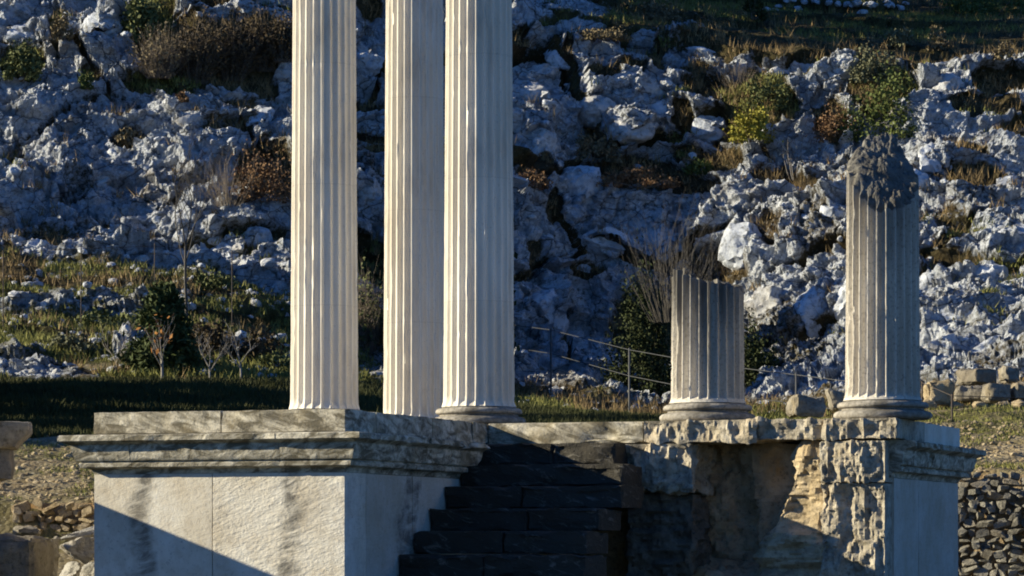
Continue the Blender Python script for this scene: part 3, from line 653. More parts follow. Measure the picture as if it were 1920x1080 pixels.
def column(u, v, scale, label, h, mat, top=None, seed=0, rot=0.0, group='fluted columns', capmat=None, damage=0.0026, depth=.041):
    c = thing('fluted_column', u, v, ZT, label, 'column', group)
    def ring(name, pr, par, k):
        bV, bF = lathe(pr, 72, 0.012, seed + k); bV = bV * np.array([scale, scale, 1]); return obj(name, mesh(name, bV, bF, MT['base'], True, 50), par)
    b_ = ring('base', [(0.2, .07)] + BASE[6:11] + [(0.2, .13)], c, 0); ring('lower_torus', BASE[:7] + [(.3, .0885)], b_, 10); ring('upper_torus', [(.3, .1195)] + BASE[10:], b_, 20)
    r0 = 0.402 * scale; a = FL[:, 0] + rot; n = len(a)
    z0 = 0.2
    zn = np.concatenate([np.linspace(0, .16, 16), np.linspace(.16, 1, 70)[1:]]) if top is None else np.concatenate([np.linspace(0, .16, 14), np.linspace(.16, 1, 60)[1:]])
    def rad(zc): return r0 * (1 - 0.0165 * zc) * (1 + 0.05 * np.exp(-np.clip(zc - z0, 0, 9) / 0.03))
    rows = []
    for f in zn:
        if top is None: zc = np.full(n, z0 + (h - z0) * f)
        else:
            zt = top(r0 * np.cos(a), r0 * np.sin(a), 1.0); zc = z0 + (zt - z0) * f
        # flutes die out in a half round just above the base
        hgt = zc - (z0 + 0.045); half = np.sqrt(np.clip(1 - (1 - np.clip(hgt / 0.05, 0, 1)) ** 2, 0, 1))
        dep = np.clip(np.minimum(FL[:, 1], 1.2 * half * (FL[:, 1] > 0)), 0, 1) * depth * scale * (hgt > 0)
        rr = rad(zc) - dep
        rows.append(np.stack([rr * np.cos(a), rr * np.sin(a), zc], 1))
    V = np.concatenate(rows)
    ed = np.tile(FL[:, 1] < .25, len(zn))
    k = np.clip(fbm(V * np.array([7, 7, 2.2]) + seed * 5, 820 + seed, 4) - .12, 0, 1) * damage * 5 * ed + damage * .5 * fbm(V * 14, 825 + seed, 3)
    k = k + np.clip(fbm(V * np.array([16, 16, 12]) + seed, 828 + seed, 3) - .42, 0, 1) * .07 * ed
    V[:, :2] *= (1 - k / r0)[:, None]
    Fq = grid_faces(len(zn), n, True); nv = len(V)
    sh = obj('shaft', mesh('shaft', V, Fq, mat, True, 38), c)
    # top face
    rim = rows[-1]; rr = np.linspace(1, 0, 26)
    C = []
    for q in rr:
        xy = rim[:, :2] * q
        zt = np.full(n, h) if top is None else top(xy[:, 0], xy[:, 1], q)
        C.append(np.stack([xy[:, 0], xy[:, 1], zt], 1))
    C = np.concatenate(C)
    if top is not None: C[:n] = V[-n:]
    Fc = grid_faces(len(rr), n, True)
    obj('fracture' if top is not None else 'top_bed', mesh('cap', C, Fc, capmat or mat, True), c)
    return c
def top4(x, y, q):
    # x,y local to temple axes; tilted down to the right, ragged
    s_ = x * cu + y * su
    zc = 1.61 - 0.16 * (s_ + .4) / .8
    p = np.stack([x, y, 0 * x], 1)
    f1, f2, rid, off, cid = voro(p / .17, 845)
    return zc + .13 * (rid - .5) + 0.06 * fbm(p / .12, 841, 4) - 0.05 * (1 - q) 
def top5(x, y, q):
    p = np.stack([x, y, 0 * x], 1)
    # camera direction in the temple frame is about -y turned 20 degrees towards -x
    f = y * cu - x * su; s = x * cu + y * su          # f: away from the camera, s: to the right
    zc = 2.20 + 1.22 * np.clip(f + .40, 0, .9) - .10 * np.clip(s / .4, 0, 1)
    zc = np.minimum(zc, 3.02 + .05 * fbm(p / .2, 851, 2) - 2.2 * np.clip(s - .20, 0, 1) - 1.2 * np.clip(-s - .12, 0, 1))
    k = knob(np.stack([x, y, zc * .7], 1), 853, .12, .085, (1, 1, 1))
    return zc - .03 + k + .07 * fbm(p / .2, 857, 5)
M4 = mat_column_old(1.5, .4, 1.05); M5 = mat_column_old(3.0, .45, 1.02)
U1 = upx(608, 0.0); U4 = upx(1327, 0.0); U5 = upx(1655, 0.0)
G0 = 'fluted marble columns'
column(U1, 0.0, 0.97, 'tall cream fluted column, leftmost of the five, at the podium corner', 5.9, MT['column'], None, 1, .05, G0)
column(upx(777, 2.9), 2.9, 0.955, 'tall warm-toned fluted column standing farthest back, second from the left', 5.9, MT['column'], None, 2, .02, G0)
column(0, 0, 1.0, 'tall white fluted column in the middle, its round moulded base showing', 5.9, MT['column'], None, 3, .0, G0)
column(U4, 0.0, 1.0, 'short broken fluted column stump with dark ragged top', 1.5, M4, top4, 4, .03, G0, MT['fracture'], .006, .060)
column(U5, 0.0, 1.0, 'half-height fluted column broken off at a slant, rightmost of the five', 2.6, M5, top5, 5, .06, G0, MT['fracture'], .005, .062)

# ------------------------------------------------------------------ unseen wall added at left; its shadow crosses the podium front
ow = thing('ruined_wall', UL - 2.0, VF - 3.0, ZG, 'ashlar wall stub left of the podium, outside the view', 'wall')
for k in range(4):
    zt = zat(UL, VF, 940) + 0.368 * 2.0 - .0
    z0_, z1_ = ZG + (zt - ZG) * k / 4, ZG + (zt - ZG) * (k + 1) / 4
    for j in range(4):
        o_ = .35 if k % 2 else 0
        va, vb = VF - 4.4 + 1.1 * j, VF - 4.4 + 1.1 * (j + 1) - .006
        block_part('wall_block', ow, (UL - 2.5, va, z0_ + .002), (UL - 2.0, vb, z1_), MT['die'], 0.3, 0.006, seed=120 + 4 * k + j)

# ------------------------------------------------------------------ stones
def rock_mesh(name, seed, mat, sub=3, amp=1.0, flatness=0.8, blocky=0.0):
    bm = bmesh.new(); bmesh.ops.create_icosphere(bm, subdivisions=sub, radius=1.0)
    V = np.array([v.co[:] for v in bm.verts]); Fc = np.array([[v.index for v in f.verts] for f in bm.faces]); bm.free()
    if blocky: V = np.sign(V) * np.abs(V) ** (1 - blocky); V /= np.abs(V).max()
    n = V / np.linalg.norm(V, axis=1)[:, None]
    rs = np.random.default_rng(seed + 77); pl = rs.normal(size=(16, 3)); pl /= np.linalg.norm(pl, axis=1)[:, None]; hp = rs.uniform(.5, .95, 16)
    c_ = n @ pl.T; rr = np.where(c_ > .05, hp[None] / np.maximum(c_, .05), 9).min(1); rr = np.minimum(rr, 1.15)
    V = n * rr[:, None] * (1 if not blocky else .6) + (V * .4 if blocky else 0)
    f1, f2, rid, off, cid = voro(V * 2.6 + seed * 3.3, 920 + seed)
    k = amp * ((rid - .5) * .08) + amp * .10 * fbm(V * 3 + seed, 910 + seed, 4) + amp * .11 * ridged(V * 3.2 + seed, 930 + seed, 4)
    V = V + n * k[:, None]; V[:, 2] *= flatness
    return mesh(name, V, Fc, mat, True, 45 if sub > 2 else 24)
ROCKS = [rock_mesh('boulder', k, MT['boulder'], 4, 1.15, .8, .15 * (k % 3)) for k in range(10)]
def wall_stone_mesh(name, seed, mat):
    r = np.random.default_rng(seed); V, Fq, Nn = boxgrid((-1, -1, -1), (1, 1, 1), .667)
    rad = np.linalg.norm(V, axis=1); V = V * (np.minimum(1, 1.56 / rad))[:, None]
    sh = r.uniform(-.3, .3, (3, 3)); V = V + V @ sh + V * (V @ r.normal(size=(3, 3)) * .10)
    V = V + r.normal(0, .07, V.shape)
    return mesh(name, V / np.abs(V).max(), Fq, mat, True, 28)
STONES = [wall_stone_mesh('stone', 20 + k, MT['wall_stone']) for k in range(14)]
OCHRE = [wall_stone_mesh('stone', 40 + k, MT['ochre_stone']) for k in range(10)]
RUBBLE = [rock_mesh('stone', 50 + k, MT['boulder'], 2, .9, .75, .2) for k in range(6)]
def put(name, me, loc, s, parent=None, rz=None):
    o = obj(name, me, parent, loc); o.scale = s if not np.isscalar(s) else (s, s, s)
    o.rotation_euler = (random.uniform(-.4, .4), random.uniform(-.4, .4), random.uniform(0, 6.28) if rz is None else rz); return o
# boulders one can pick out in the photograph (column, row of centre, half width px, half height px), then smaller scree
NAMED = [(215, 285, 32, 24), (1085, 325, 62, 52), (1225, 155, 36, 28), (998, 432, 28, 24), (1400, 440, 60, 60), (1330, 230, 44, 36), (1745, 285, 40, 46), (1775, 150, 30, 40), (1240, 440, 55, 40), (1130, 440, 60, 36),
 (1090, 500, 60, 40), (1010, 560, 50, 70), (1290, 370, 60, 35), (1480, 210, 40, 30), (1460, 135, 60, 22), (1500, 290, 60, 26), (1800, 430, 60, 46), (1745, 530, 50, 60), (1800, 590, 70, 50), (1860, 640, 60, 40), (1760, 640, 50, 44),
 (1860, 500, 40, 55), (1535, 560, 60, 60), (1450, 560, 70, 50), (70, 460, 46, 30), (330, 330, 50, 30), (190, 330, 46, 26), (480, 450, 60, 36), (250, 480, 50, 22), (420, 470, 50, 30), (230, 200, 70, 30), (100, 380, 50, 30), (440, 140, 26, 20),
 (480, 205, 50, 26), (530, 130, 20, 18), (190, 30, 55, 40), (40, 50, 50, 34), (120, 250, 60, 24), (350, 220, 60, 28), (690, 350, 30, 40), (690, 100, 30, 40), (1000, 170, 40, 50), (1120, 190, 50, 40), (1010, 250, 40, 50), (1180, 230, 50, 36),
 (1240, 200, 40, 30), (1050, 100, 40, 30), (1330, 95, 40, 16), (1720, 330, 36, 36), (1890, 330, 40, 26), (1900, 420, 40, 40), (1560, 390, 30, 40), (1600, 520, 30, 60)]
rb = random.Random(5)
for k, (bx, by, hw, hh) in enumerate(NAMED):
    p = hit(bx, by); sc = p.y / F
    put('boulder', ROCKS[k % 10], p + Vector((0, .72 * hw * sc, -.4 * hh * sc)), (hw * sc * .9, (hw + hh) * .42 * sc, hh * sc * 1.05), hill)
for k in range(80):
    for _ in range(30):
        bx, by = (rb.uniform(-20, 560), rb.uniform(470, 720)) if k < 30 else (rb.uniform(-20, 1940), rb.uniform(5, 690))
        lw = bx < 560 and by > 470
        if 545 < bx < 665 or 725 < bx < 955 or (900 < bx < 1600 and by > 690): continue
        if by < 135 and bx > 960: continue
        p = hit(bx, by); break
    s = (rb.uniform(5, 12) if not lw else rb.uniform(5, 13)) * p.y / F
    put('boulder', ROCKS[rb.randrange(10)], p + Vector((0, 0, s * .1)), (s * rb.uniform(.9, 1.5), s, s * rb.uniform(.7, 1.1)), hill)
# scree too small to pick apart: one mass
def scatter_mass(name, pts, sizes, label, mat, kind='stuff', cat='stones'):
    bm = bmesh.new(); bmesh.ops.create_icosphere(bm, subdivisions=1, radius=1.0)
    V0 = np.array([v.co[:] for v in bm.verts]); F0 = np.array([[v.index for v in f.verts] for f in bm.faces]); bm.free()
    Vs, Fs = [], []
    for i, (p, s) in enumerate(zip(pts, sizes)):
        V = V0 * (1 + .35 * (rng.random((len(V0), 1)) - .5)) * s * np.array([rng.uniform(.8, 1.5), rng.uniform(.8, 1.3), rng.uniform(.5, 1)])
        a = rng.uniform(0, 6.28); c, s_ = math.cos(a), math.sin(a); V = V @ np.array([[c, s_, 0], [-s_, c, 0], [0, 0, 1]])
        Vs.append(V + np.array(p)); Fs.append(F0 + i * len(V0))
    o = obj(name, mesh(name, np.concatenate(Vs), np.concatenate(Fs), mat, True, 30)); return tag(o, label, cat, kind=kind)
vis = np.nonzero((hsx > -20) & (hsx < 1940) & (hsy > 440) & (hsy < 790) & (tt > 5.05) & (tt < 7.05) & ((hsx < 720) | (hsy > 700)))[0]
sel = rng.choice(vis, 1100, replace=False)
scatter_mass('scree', H[sel], rng.uniform(.03, .12, len(sel)) ** 1.0, 'loose pale stones strewn over the grassy foot of the slope', MT['boulder'])
vis = np.nonzero((gsx > -20) & (gsx < 1940) & (tg > 2.0) & (tg < 4.1))[0]
sel = rng.choice(vis, 4200)
scatter_mass('gravel', G[sel] + rng.normal(0, .02, (len(sel), 3)) * [1, 1, 0], rng.uniform(.012, .05, len(sel)), 'loose stones and gravel strewn over the terraces', MT['ochre_stone'])

# dry stone walls
def stone_wall(name, x0, x1, ytop, ybot, dd, label, stones, courses, seed, rz=0.0):
    r = random.Random(seed); e = empty(name, wpt((x0 + x1) / 2, ybot, dd), rz); tag(e, label, 'wall')
    base = e.location.copy(); hgt = (ybot - ytop) / F * dd; ch = hgt / courses; z = 0
    wdt = (x1 - x0) / F * dd
    # earth behind the joints
    V, Fq, _ = boxgrid((-wdt / 2, .12, -.3), (wdt / 2, .5, hgt - .02), 3)
    obj('earth_backing', mesh('earth_backing', V, Fq, MT['core_dark'], False), e)
    for c in range(courses):
        x = -wdt / 2 - r.uniform(0, .1)
        while x < wdt / 2:
            l = ch * r.uniform(.9, 2.8); hh = ch * r.uniform(.45, 1.5)
            o = obj('stone', stones[r.randrange(len(stones))], e, (x + l / 2, r.uniform(-.03, .05), z + hh / 2 + r.uniform(-.015, .015)))
            o.scale = (l * .56, ch * r.uniform(.6, .9), hh * .66); o.rotation_euler = (r.choice((0, 1.57, 3.14)) + r.uniform(-.25, .25), r.uniform(-.4, .4), r.choice((0, 3.14)) + r.uniform(-.4, .4))
            x += l
        z += ch
    return e
stone_wall('dry_stone_wall', 1740, 2060, 886, 1095, 40.85, 'grey dry-stone wall under the grassy terrace at the right edge', STONES, 16, 3, -TH)
stone_wall('dry_stone_wall', 25, 250, 940, 1010, 40.1, 'low ochre dry-stone wall left of the marble podium', OCHRE, 5, 4, -.2)

# ------------------------------------------------------------------ fallen blocks and left-hand ruins
def hewn(name, px, py, w_, h_, dd, label, mat, depth=.5, rz=0.0, seed=0, taper=0.0, cat='stone block', group=None, tilt=0.0, mould=False, er=1.0):
    """irregular ashlar block whose foot centre shows at (px, py); w_, h_ in photo pixels"""
    s = dd / F; W_, H_ = w_ * s * (.88 if 'fallen' in name else 1), h_ * s * (.88 if 'fallen' in name else 1)
    V, Fq, Nn = boxgrid((-W_ / 2, -depth / 2, 0), (W_ / 2, depth / 2, H_), max(.03, W_ / 16))
    dist = np.sort(np.minimum(V - V.min(0), V.max(0) - V), axis=1); wv = np.exp(-dist[:, 1] / .03)
    q = V + seed * 3.7
    k = -.05 * wv * (1 + 1.4 * fbm(q * 5, 950 + seed, 3)) + .075 * fbm(q * 3.2, 960 + seed, 4) + .03 * ridged(q * 7, 970 + seed, 3)
    V = V + Nn * (k * er)[:, None]
    V[:, 0] *= 1 + taper * (V[:, 2] / H_ - 1)
    if mould: V[:, 0] += np.where(V[:, 0] > 0, -.25 * W_ * sstep(1 - V[:, 2] / H_, .3, 1), 0); V[:, 1] *= .75 + .25 * V[:, 2:3].ravel() / H_
    p = wpt(px, py, dd); o = obj(name, mesh(name, V, Fq, mat, True, 40)); o.location = p; o.rotation_euler = (0, tilt, rz)
    return tag(o, label, cat, group)
FB = 'fallen ancient blocks'
hewn('fallen_block', 1512, 780, 66, 42, 50, 'squarish grey fallen block left of the slanted broken column', MT['fallen'], .5, .2, 1, 0, group=FB)
hewn('fallen_block', 1566, 768, 40, 42, 52, 'wedge-shaped fallen stone just left of the slanted broken column', MT['fallen'], .35, .1, 2, .55, group=FB)
hewn('fallen_block', 1757, 757, 54, 44, 52.5, 'ochre upright fallen block just right of the slanted broken column', MT['ochre_stone'], .45, .15, 3, .1, group=FB)
hewn('fallen_block', 1822, 752, 60, 28, 53.5, 'low rounded fallen block, second in the row right of the columns', MT['fallen'], .5, -.2, 4, -.2, group=FB)
hewn('fallen_block', 1868, 750, 52, 34, 53, 'long grey fallen block in the middle of the row at right', MT['fallen'], .5, .1, 5, 0, group=FB)
hewn('fallen_block', 1918, 750, 46, 36, 53, 'pale fallen block cut by the right edge, last in the row', MT['fallen'], .5, 0, 6, 0, group=FB)
hewn('fallen_block', 1830, 720, 56, 32, 56, 'dark shaded fallen block set back behind the row at right', MT['shade_block'], .6, .5, 7, 0, group=FB)
hewn('fallen_block', 1893, 716, 34, 30, 56.5, 'small grey fallen block perched above the row at right', MT['fallen'], .4, .2, 8, .1, group=FB)
for k, x in enumerate((1740, 1790, 1835, 1873, 1912)):
    hewn('support_block', x, 768, 26, 14, 52.2 + .2 * (k % 2), ['low footing stone under the ochre upright block', 'low brown footing stone under the rounded block', 'low footing stone left of centre under the row at right',
         'low footing stone under the long grey block', 'low footing stone under the pale block at the right edge'][k], MT['ochre_stone'], .35, .1 * k, 10 + k, 0, group='footing stones')
hewn('cornice_fragment', 8, 842, 100, 50, 38.5, 'weathered moulded cornice fragment at the left edge', MT['fallen'], .9, .1, 20, 0, mould=True, er=.35)
hewn('pedestal_stone', -6, 900, 60, 58, 38.6, 'dark stone pedestal under the cornice fragment at the left edge', MT['shade_block'], .6, .1, 21, er=.4)
hewn('ashlar_block', 30, 1110, 110, 100, 34.5, 'brown squared block in shade at the lower left corner', MT['shade_block'], .6, -.25, 22)
hewn('stone_post', 98, 1110, 16, 105, 34.9, 'slim upright stone slab beside the brown squared block', MT['fallen'], .25, -.3, 23)
hewn('thin_slab', 50, 1004, 44, 14, 35.3, 'thin pale broken slab lying on the brown squared block', MT['fallen'], .4, .2, 24, tilt=.06)
hewn('wall_stub', -420, 1172, 90, 318, 34.9, 'low ruined wall stub beyond the left edge, near the brown squared block', MT['shade_block'], 3.0, 0, 25, cat='wall')  # unseen stub added to throw shade on the brown block
for k, (x, y, w_, h_) in enumerate(((150, 1060, 64, 58), (130, 1100, 50, 40), (172, 1098, 40, 40), (165, 1012, 40, 24))):
    p = wpt(x, y - h_ / 2, 36.5 + .3 * k); o = put('boulder', rock_mesh('boulder', 60 + k, MT['spotted'], 4, 1.15, .85, 0), p, (w_ / 2 * p.y / F, .3, h_ / 2 * p.y / F * 1.2))
    tag(o, ['large white lichen-spotted boulder against the left side of the podium', 'white boulder at the bottom edge left of the podium', 'small white boulder touching the podium at the bottom edge', 'flat grey boulder on top of the white ones beside the podium'][k], 'boulder', 'boulders beside the podium')
p = hit(120, 855)

# ------------------------------------------------------------------ plants
def tubes(segs, sides=5):
    Vs, Fs, n = [], [], 0
    for (a, b, ra, rb_) in segs:
        a, b = Vector(a), Vector(b); d_ = (b - a)
        if d_.length < 1e-5: continue
        x = d_.orthogonal().normalized(); y = d_.normalized().cross(x)
        for (c, r_) in ((a, ra), (b, rb_)):
            for k in range(sides):
                t_ = 2 * math.pi * k / sides; Vs.append(c + x * (r_ * math.cos(t_)) + y * (r_ * math.sin(t_)))
        for k in range(sides): Fs.append((n + k, n + (k + 1) % sides, n + sides + (k + 1) % sides, n + sides + k))
        n += 2 * sides
    return np.array([v[:] for v in Vs]), Fs
def branching(r, start, direction, length, rad, levels, spread=.6, kids=3, up=.15, segs=None, taper=.6, wander=.12):
    segs = [] if segs is None else segs
    n = 4; p = Vector(start); dr = Vector(direction).normalized(); rr = rad; pts = []
    for k in range(n):
        q = p + dr * (length / n); r2 = rr * (1 - (1 - taper) / n * 1.2); segs.append((p.copy(), q.copy(), rr, r2)); p = q; rr = r2; pts.append(p.copy())
        dr = (dr + Vector((r.uniform(-1, 1), r.uniform(-1, 1), r.uniform(-.6, 1) * .6 + up)) * wander).normalized()
    if levels > 0:
        for k in range(kids):
            b = pts[min(n - 1, 1 + (k * 3) // max(1, kids))] if k < kids - 1 else pts[-1]
            dd = (dr + Vector((r.uniform(-1, 1), r.uniform(-1, 1), r.uniform(-.5, .8))) * spread).normalized()
            branching(r, b, dd, length * r.uniform(.5, .75), max(rad * .5, .0035), levels - 1, spread, kids, up, segs, taper, wander)
    return segs
def leaf_mesh(name, C, size, mat, elong=1.6, up=0.0):
    n = len(C); a = rng.normal(size=(n, 3)); a[:, 2] += up; a /= np.linalg.norm(a, axis=1)[:, None]
    b = rng.normal(size=(n, 3)); b -= (a * b).sum(1)[:, None] * a; b /= np.linalg.norm(b, axis=1)[:, None]
    s = size * rng.uniform(.6, 1.4, (n, 1)); a = a * s * elong * .5; b = b * s * .5
    V = np.stack([C - a, C + b, C + a, C - b], 1).reshape(-1, 3)
    return mesh(name, V, np.arange(4 * n).reshape(-1, 4), mat, False)
def crown_points(n, rx, ry, rz, clumps, seed, tight=.28):
    r = np.random.default_rng(seed); c = r.normal(size=(clumps, 3)); c /= np.linalg.norm(c, axis=1)[:, None]
    c *= (r.uniform(.35, 1, (clumps, 1)) ** .6); c[:, 2] = np.abs(c[:, 2]) * 1.0 - .05 * 0
    cs = r.uniform(.6, 1.25, clumps); i = r.integers(0, clumps, n)
    P_ = c[i] + r.normal(size=(n, 3)) * tight * cs[i][:, None] * .6
    P_[:, 2] = np.abs(P_[:, 2])
    return P_ * np.array([rx, ry, rz])
def shrub(px, py, hw, hh, mat, label, name='shrub', leaf=.05, n=1500, clumps=14, seed=0, group='shrubs on the hillside', dd=None, bark='twig', tight=.28, elong=1.6):
    """foot shows at (px, py); half width / height in photo pixels"""
    p = hit(px, py) if dd is None else wpt(px, py, dd); s = p.y / F; e = empty(name, p - Vector((0, 0, .06))); tag(e, label, 'shrub', group)
    C = crown_points(n, hw * s, hw * s * .8, hh * s, clumps, 1000 + seed, tight)
    obj('foliage', leaf_mesh('foliage', C, leaf, mat, elong), e)
    r = random.Random(seed); sg = []
    for k in range(5):
        q = C[r.randrange(n)]; sg.append(((r.uniform(-.05, .05), r.uniform(-.05, .05), 0), (q[0] * .5, q[1] * .5, q[2] * .5), .016, .011)); sg.append(((q[0] * .5, q[1] * .5, q[2] * .5), tuple(q), .011, .004))
    V, Fc = tubes(sg, 4); obj('stem', mesh('stem', V, Fc, MT[bark]), e)
    return e
def brush(px, py, hw, hh, label, n=120, seed=0, mat='twig', leafmat=None, leaves=0, leaf=.03, name='bare_shrub', rad=.006, fan=1.0, dd=None, lv=1, group='bare winter shrubs'):
    """many thin bare stems fanning from one foot"""
    p = hit(px, py) if dd is None else wpt(px, py, dd); s = p.y / F; e = empty(name, p - Vector((0, 0, .05))); tag(e, label, 'shrub', group)
    r = random.Random(seed); sg = []
    for k in range(n):
        a = r.uniform(0, 6.28); o_ = r.random() ** .6 * fan
        tip = Vector((math.cos(a) * o_ * hw * s, math.sin(a) * o_ * hw * s * .7, hh * s * r.uniform(.5, 1) * (1 - .35 * o_)))
        st_ = Vector((tip.x * .42, tip.y * .42, 0)); branching(r, st_, tip - st_, (tip - st_).length, rad, lv, .5, 2, .1, sg, .4, .10)
    V, Fc = tubes(sg, 3); obj('stems', mesh('stems', V, Fc, MT[mat]), e)
    if leaves:
        idx = [r.randrange(len(sg)) for _ in range(leaves)]; C = np.array([sg[i][1][:] for i in idx]) + rng.normal(0, .03, (leaves, 3))
        obj('foliage', leaf_mesh('foliage', C, leaf, leafmat), e)
    return e
def bare_tree(px, py, hh, label, seed=0, mat='bark', rad=.04, levels=3, spread=.6, kids=3, leaves=0, leafmat=None, dd=None, name='bare_tree', lean=0, trunk=.45, group='bare winter trees'):
    p = hit(px, py) if dd is None else wpt(px, py, dd); s = p.y / F; e = empty(name, p - Vector((0, 0, .08))); tag(e, label, 'tree', group)
    r = random.Random(seed); Ht = hh * s
    tr = []; branching(r, (0, 0, 0), (lean, 0, 1), Ht * trunk, rad, 0, segs=tr, wander=.06, taper=.75)
    V, Fc = tubes(tr, 7); tk = obj('trunk', mesh('trunk', V, Fc, MT[mat]), e)
    sg = []
    for k in range(kids + 2):
        b = tr[-1 - (k % 2)][1]; dv = Vector((r.uniform(-1, 1) * spread, r.uniform(-1, 1) * spread, 1))
        branching(r, b, dv, Ht * (1 - trunk) * r.uniform(.5, .8), rad * .55, levels - 1, spread, kids, .2, sg, .5)
    V, Fc = tubes(sg, 4); obj('branches', mesh('branches', V, Fc, MT[mat]), tk)
    if leaves:
        C = np.array([sg[r.randrange(len(sg))][1][:] for _ in range(leaves)]) + rng.normal(0, .05, (leaves, 3))
        obj('foliage', leaf_mesh('foliage', C, .06, leafmat), e)
    return e

shrub(45, 148, 42, 62, MT['leaf_olive'], 'round olive-green bush on the pale rocks at far left', seed=1, n=2600, leaf=.06, clumps=22)
shrub(165, 165, 16, 34, MT['leaf_pine'], 'tiny bright green bush right of the round olive one', seed=2, n=500)
shrub(275, 75, 42, 90, MT['leaf_olive'], 'upright olive-green bush at the top, left of the dark thicket', seed=3, n=2600, leaf=.07, clumps=22)
shrub(120, 70, 20, 60, MT['leaf_dry'], 'narrow dry brush in a cleft at the top left', seed=30, n=700)
brush(300, 140, 55, 75, 'tawny dry grass-like shrub at the left end of the dark thicket', 220, 4, 'twig', MT['leaf_dry'], 1200, .05, name='dry_shrub', group='dry shrubs')
for k, (x, y, a, b) in enumerate(((365, 150, 55, 100), (430, 145, 62, 100), (490, 128, 58, 92), (530, 108, 30, 72))):
    brush(x, y, a, b, ['dark brown thicket next to the tawny shrub', 'large dark brown bush in the middle of the thicket', 'dark brown bush at the right of the thicket by the first column', 'dark brown bush half hidden by the first column'][k], 170, 5 + k, 'twig', MT['leaf_umber'], 3200, .05, 'thicket_shrub', .006, group='dark thicket shrubs')
shrub(405, 75, 22, 30, MT['leaf_olive'], 'small olive tuft rising out of the dark thicket', seed=11, n=600)
shrub(240, 258, 34, 26, MT['leaf_dry'], 'low dry cushion shrub among the left rocks', seed=12, n=700)
shrub(495, 375, 52, 90, MT['leaf_brown'], 'russet-brown bush left of the first column', seed=13, n=2600, leaf=.045, clumps=26, tight=.4)
shrub(345, 190, 16, 18, MT['leaf_brown'], 'small pinkish dry tuft below the thicket', seed=31, n=300)
shrub(1120, 300, 46, 52, MT['leaf_dry'], 'tawny dry bush above the large pale boulder', seed=14, n=1800, clumps=18)
shrub(1200, 345, 70, 36, MT['leaf_brown'], 'wide low brown brush right of the large pale boulder', seed=15, n=2000, clumps=22)
shrub(1000, 345, 34, 34, MT['leaf_brown'], 'small russet brush beside the middle column', seed=16, n=800)
shrub(1312, 318, 28, 24, MT['leaf_pine'], 'small fresh green cushion among white rocks', seed=17, n=700)
shrub(1408, 258, 42, 62, MT['leaf_yellow'], 'bright yellow-green bush on the slope', seed=18, n=1900, clumps=20, leaf=.055)
shrub(1432, 200, 42, 70, MT['leaf_olive'], 'taller olive bush behind the bright yellow-green one', seed=19, n=1400, clumps=16)
brush(1380, 165, 40, 50, 'bare purplish twiggy bush above the yellow-green bush', 70, 20)
shrub(1560, 260, 36, 64, MT['leaf_brown'], 'thin brown bush left of the bright green bush', seed=21, n=1200, tight=.4)
shrub(1655, 258, 66, 122, MT['leaf_pine'], 'loose bright green bush just above the slanted broken column', seed=22, n=1900, clumps=22, tight=.35, leaf=.06)
shrub(1635, 150, 56, 66, MT['leaf_grey'], 'dense dark olive bush on the upper right slope', seed=23, n=2600, clumps=24)
shrub(1678, 88, 32, 40, MT['leaf_grey'], 'round grey bush near the top right', seed=24, n=1200)
shrub(1756, 92, 18, 42, MT['leaf_dry'], 'narrow dry bush near the top right', seed=25, n=500)
shrub(1880, 110, 20, 34, MT['leaf_dry'], 'small dry tuft at the upper right edge', seed=26, n=400)
shrub(1410, 30, 24, 40, MT['leaf_dark'], 'small dark conifer-like bush at the top edge', seed=27, n=800)
shrub(1235, 30, 60, 34, MT['leaf_dry'], 'dry heathy brush at the top right of the middle column', seed=28, n=1500, clumps=18)
shrub(1130, 66, 56, 24, MT['leaf_dry'], 'low dry brush on a ledge near the top', seed=29, n=1200, clumps=16)
shrub(1800, 25, 60, 40, MT['leaf_pine'], 'bright green pine scrub at the top right', seed=32, n=1600, clumps=18, tight=.4)
shrub(1210, 775, 70, 245, MT['leaf_dark'], 'tall dark evergreen bush left of the short broken column', seed=33, n=14000, clumps=40, leaf=.045, dd=69, group='dark bushes by the railing')
shrub(1420, 790, 40, 190, MT['leaf_dark'], 'dark evergreen bush right of the short broken column', seed=34, n=8000, clumps=30, leaf=.045, dd=68, group='dark bushes by the railing')
brush(1262, 600, 100, 180, 'large bare bush with upright grey stems rising behind the short column', 120, 35, 'bark', None, 0, rad=.009, dd=66.5, lv=1)
brush(1490, 330, 42, 85, 'small leafless shrub with pale stems on the right slope', 9, 36, 'pale_bark', rad=.012, lv=2)
brush(690, 650, 34, 130, 'twiggy bush between the first two columns', 90, 37, 'twig', MT['leaf_olive'], 700, .05)
brush(430, 380, 60, 90, 'thin brownish twigs left of the russet bush', 60, 38)

for k, (x, d_, hh) in enumerate(((800, 64.5, 330), (880, 67.0, 380), (800, 69.5, 400), (885, 72.0, 410))):  # unseen bushes added behind the columns to shade the slope foot
    shrub(x, HY - (2.8 + (d_ - 64) * .14) / d_ * F, 58, hh, MT['leaf_dark'], ['nearest dark bush hidden behind the second and middle columns', 'second dark bush hidden behind the middle columns', 'third dark bush hidden behind the middle columns', 'farthest dark bush hidden behind the middle columns'][k],
          seed=70 + k, n=4200, clumps=30, leaf=.12, dd=d_, group='dark bushes behind the columns', tight=.35)
for k in range(34):
    bx = 1440 + 270 * k / 34 + rb.uniform(-8, 8); p = hit(bx, rb.uniform(2, 16)); s_ = rb.uniform(5, 10) * p.y / F
    put('boulder', ROCKS[rb.randrange(10)], p, (s_ * 1.2, s_, s_), hill)
shrub(1870, 24, 70, 60, MT['leaf_pine'], 'bright green pine scrub cut by the top right corner', seed=50, n=2200, clumps=20, tight=.4)
